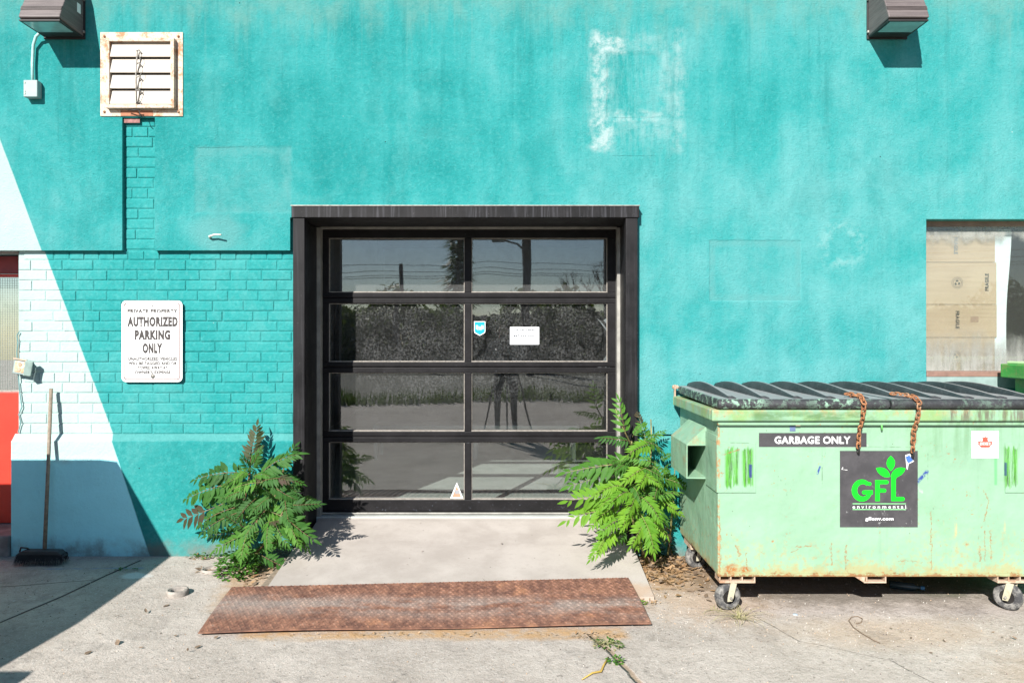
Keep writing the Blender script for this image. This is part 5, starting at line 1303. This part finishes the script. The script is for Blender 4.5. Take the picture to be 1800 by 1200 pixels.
q = MB(); sec_ = [(-3.75, 1.00), (-3.05, 1.33), (-2.4, 1.375), (-1.10, 1.37), (-1.02, 1.30), (-1.0, 1.0)]
for (y, zh) in sec_:
    for x, z in ((cx0+.05, .86), (cx1-.05, .86), (cx1-.09, zh), (cx1-.20, zh+.012), (cx0+.20, zh+.012), (cx0+.09, zh)): q.v.append((x, y, z))
for i in range(len(sec_)-1):
    for j in range(6): q.face((i*6+j, i*6+(j+1) % 6, i*6+6+(j+1) % 6, i*6+6+j))
q.face(range(6)); q.face([(len(sec_)-1)*6+j for j in range(6)]); q.build('cabin', MAT_CAR, pc)
for (a, b) in ((-3.2, -2.4), (-2.3, -1.4)):
    q = MB(); q.prism([(a, .99), (b, .99), (b, 1.28), (a+.2, 1.28)], 0, cx1-.072, cx1-.064); q.build('side_window', MAT_CGL, pc)
q = MB(); q.box((cx0+.2, -.999, 1.02), (cx1-.2, -.992, 1.28)); q.build('rear_window', MAT_CGL, pc)
q = MB(); q.box((cx1-.04, -3.34, .97), (cx1+.15, -3.22, 1.08)); q.build('side_mirror', MAT_CAR, pc, bevel=.02)
for y in (-4.2, -1.75):
    for x in (cx0+.1, cx1-.1):
        q = MB(); q.lathe([(0, -.1), (.2, -.1), (.31, -.09), (.32, 0), (.31, .09), (.2, .1), (0, .1)], Matrix.Translation((x, y, gz(y)+.32)) @ Matrix.Rotation(R(90), 4, 'Y'), 24); q.build('wheel', MAT_TYRE, pc)
for x in (cx0+.2, cx1-.2):
    q = MB(); q.box((x-.12, -1.004, .68), (x+.12, -.985, .82)); q.build('tail_light', MAT_RED, pc)

# photographer and tripod
ph = bpy.data.meshes.new('person')
J = [(0, 0, .93), (0, 0, 1.15), (0, .0, 1.38), (0, .02, 1.50), (0, .03, 1.60), (0, .03, 1.72),
     (.10, 0, .88), (.12, .02, .50), (.13, 0, .10), (.13, .14, .04), (-.10, 0, .88), (-.12, .02, .50), (-.13, 0, .10), (-.13, .14, .04),
     (.19, 0, 1.40), (.27, .02, 1.15), (.13, .26, 1.22), (-.19, 0, 1.40), (-.27, .02, 1.15), (-.13, .26, 1.22)]
E = [(0, 1), (1, 2), (2, 3), (3, 4), (4, 5), (0, 6), (6, 7), (7, 8), (8, 9), (0, 10), (10, 11), (11, 12), (12, 13), (2, 14), (14, 15), (15, 16), (2, 17), (17, 18), (18, 19)]
rad = [.14, .13, .16, .06, .085, .07, .095, .065, .045, .04, .095, .065, .045, .04, .07, .05, .035, .07, .05, .035]
ph.from_pydata(J, E, []); po = bpy.data.objects.new('person', ph); COL.objects.link(po); po.location = (-.02, -5.42, -.09)
po.modifiers.new('skin', 'SKIN'); sv = ph.skin_vertices[0].data
for i, r in enumerate(rad): sv[i].radius = (r, r*.85)
sv[0].use_root = True; sd = po.modifiers.new('sub', 'SUBSURF'); sd.levels = 1; sd.render_levels = 1
pm = M('dark_clothes'); oz = pm.n('SeparateXYZ'); pm.put(oz.inputs[0], pm.obj()); zz = oz.outputs[2]
c_ = pm.mix(pm.mr(zz, .94, .95, 0, 1, False), (.02, .022, .03), (.07, .07, .08)); c_ = pm.mix(pm.mr(zz, 1.50, 1.51, 0, 1, False), c_, (.42, .26, .19)); c_ = pm.mix(pm.mr(zz, 1.68, 1.70, 0, 1, False), c_, (.03, .02, .015)); pm.set(Base_Color=c_, Roughness=.85)
ph.materials.append(pm.m); tag(po, 'person in dark clothes standing behind a camera tripod', 'person')
tr = thing('tripod', 'black camera tripod holding a camera in front of the standing person', 'tripod', loc=(0, -5.14, 0))
for an in (90, 210, 330):
    q = MB(); q.tube([(.02*math.cos(R(an)), .02*math.sin(R(an)), 1.25), (.24*math.cos(R(an)), .24*math.sin(R(an)), .58), (.42*math.cos(R(an)), .42*math.sin(R(an)), -.085)], [.016, .014, .010], 8); q.build('leg', MAT_BLACK, tr)
q = MB(); q.box((-.07, -.05, 1.375), (.07, .03, 1.475)); q.box((-.03, -.03, 1.22), (.03, .03, 1.374)); q.build('camera_body', MAT_BLACK, tr, bevel=.006)

# scrub belt, trees, poles, wires
MAT_SCRUBBACK = simple('dark_backing_boards', (.03, .029, .027), .8)
MAT_SCRUB = leaf_mat('scrub_leaves', (.03, .06, .015), (.05, .09, .02), (.035, .07, .02), .2)
q = MB(); rnd = random.Random(3)
for i in range(24000):
    x = rnd.uniform(-26, 26); h = 3.1+.55*math.sin(x*.9)+.35*math.sin(x*2.3+1); y = rnd.uniform(-30.5, -28); z = rnd.random()**.8*max(1.2, h)-.1; a = Vector((rnd.uniform(-1, 1), rnd.uniform(-1, 1), rnd.uniform(-1, 1)))*.22; b = Vector((rnd.uniform(-1, 1), rnd.uniform(-1, 1), rnd.uniform(-1, 1)))*.22; k = len(q.v); p = Vector((x, y, z))
    q.v += [tuple(p), tuple(p+a), tuple(p+a+b), tuple(p+b)]; q.face((k, k+1, k+2, k+3))
o = q.build('scrub_belt', MAT_SCRUB, kind='stuff'); tag(o, 'dense dark scrub growing along the far side of the yard', 'scrub')
fb = MB()  # dark backing added so the mirrored scrub shows no bright sky gaps
for i in range(180): fb.box((-27+i*.3, -31.06, -.1), (-27+i*.3+.285, -31.03, 2.65+.03*math.sin(i*3.3)))
o = fb.build('scrub_backing', MAT_SCRUBBACK); tag(o, 'dark board backing added behind the scrub to close its gaps', 'fence')
q = MB(); q.box((-60, -30.5, -.20), (60, -11.0, -.085)); q.build('rough_ground', simple('dark_rough_earth', (.055, .055, .035), .95, 0, .4, 3), kind='structure')
q = MB()
for i in range(3500):
    x = rnd.uniform(-16, 16); y = rnd.uniform(-11.6, -10.6); k = len(q.v); h = rnd.uniform(.05, .28); q.v += [(x-.02, y, -.09), (x+.02, y+.01, -.09), (x+rnd.uniform(-.08, .08), y, h)]; q.face((k, k+1, k+2))
o = q.build('grass_verge', MAT_SCRUB, kind='stuff'); tag(o, 'narrow verge of rough grass across the yard', 'grass')
def vx(px, Y): return (px-888)/1350*(5.94-Y)
def vz(py, Y): return 1.43-(py-590)/1350*(5.94-Y)
tr_ = thing('spruce_tree', 'tall dark spruce tree standing behind the scrub', 'tree', loc=(vx(797, -32), -32, -.09)); q = MB(); q.tube([(0, 0, 0), (0, 0, 9.5)], [.22, .04], 8); q.build('trunk', MAT_TWIG, tr_)
q = MB()
for i in range(2600):
    z = 1.2+8.2*rnd.random()**.9; r = (9.7-z)*.20*(.75+.25*math.sin(z*7)); a = rnd.uniform(0, 6.28); rr = r*rnd.random()**.5; p = Vector((rr*math.cos(a), rr*math.sin(a), z-rr*.4)); d = Vector((math.cos(a), math.sin(a), -.5))*.35; w = Vector((-math.sin(a), math.cos(a), 0))*.08; k = len(q.v)
    q.v += [tuple(p-w), tuple(p+w), tuple(p+d)]; q.face((k, k+1, k+2))
q.build('crown', MAT_SCRUB, tr_)
bt_ = thing('bare_tree', 'leafless branching tree standing behind the scrub', 'tree', loc=(vx(1050, -31), -31, -.09)); q = MB()
def branch(p, d, L, r, n):
    e_ = p+d*L; q.tube([p, p.lerp(e_, .5)+Vector((rnd.uniform(-.05, .05), 0, 0))*L, e_], [r, r*.85, r*.65], 4, 0, False)
    if n:
        for k in range(3 if n > 2 else 3): nd = (d+Vector((rnd.uniform(-.75, .75), rnd.uniform(-.6, .6), rnd.uniform(-.15, .45)))).normalized(); branch(e_, nd, L*rnd.uniform(.6, .8), r*.58, n-1)
branch(Vector((0, 0, 0)), Vector((0, 0, 1)), 1.7, .13, 5); q.build('trunk', MAT_TWIG, bt_)
MAT_POLE = simple('weathered_pole_wood', (.10, .08, .07), .8)
for px, Y, top, r, lab, lean in ((697, -28, 453, .10, 'short thin utility pole standing in front of the scrub', 0), (924, -20, 300, .12, 'tall wooden utility pole carrying a street lamp arm', -.12)):
    u = thing('utility_pole', lab, 'utility pole', 'poles along the yard', loc=(vx(px, Y), Y, -.09)); q = MB(); q.tube([(0, 0, 0), (lean, 0, vz(top, Y))], [r*1.1, r*.9], 10); q.build('pole', MAT_POLE, u)
    if lean:
        q = MB(); z_ = vz(425, Y); q.tube([(0, 0, z_-.3), (-.3, 0, z_+.1), (-.75, 0, z_+.25)], .035, 6); q.build('lamp_arm', MAT_STEEL, u); q = MB(); q.box((-1.15, -.1, z_+.18), (-.7, .1, z_+.30)); q.build('lamp_head', MAT_STEEL, u, bevel=.03)
for k, (py, Y) in enumerate(((460, -28), (472, -28), (480, -28), (484, -26))):
    q = MB(); q.tube([(x, Y, vz(py, Y)+.0009*(x*x)) for x in range(-24, 25, 4)], .014, 4); o = q.build('overhead_wire', MAT_BLACK); tag(o, ['highest', 'second highest', 'third highest', 'lowest'][k]+' of the four thin overhead wires across the far side of the yard', 'wire', 'overhead wires')

# ------------------------------------------------------------------ render
S.render.engine = 'CYCLES'
S.cycles.max_bounces = 8; S.cycles.transparent_max_bounces = 12
S.render.resolution_x = 1024; S.render.resolution_y = 682
print('bricks', nb)
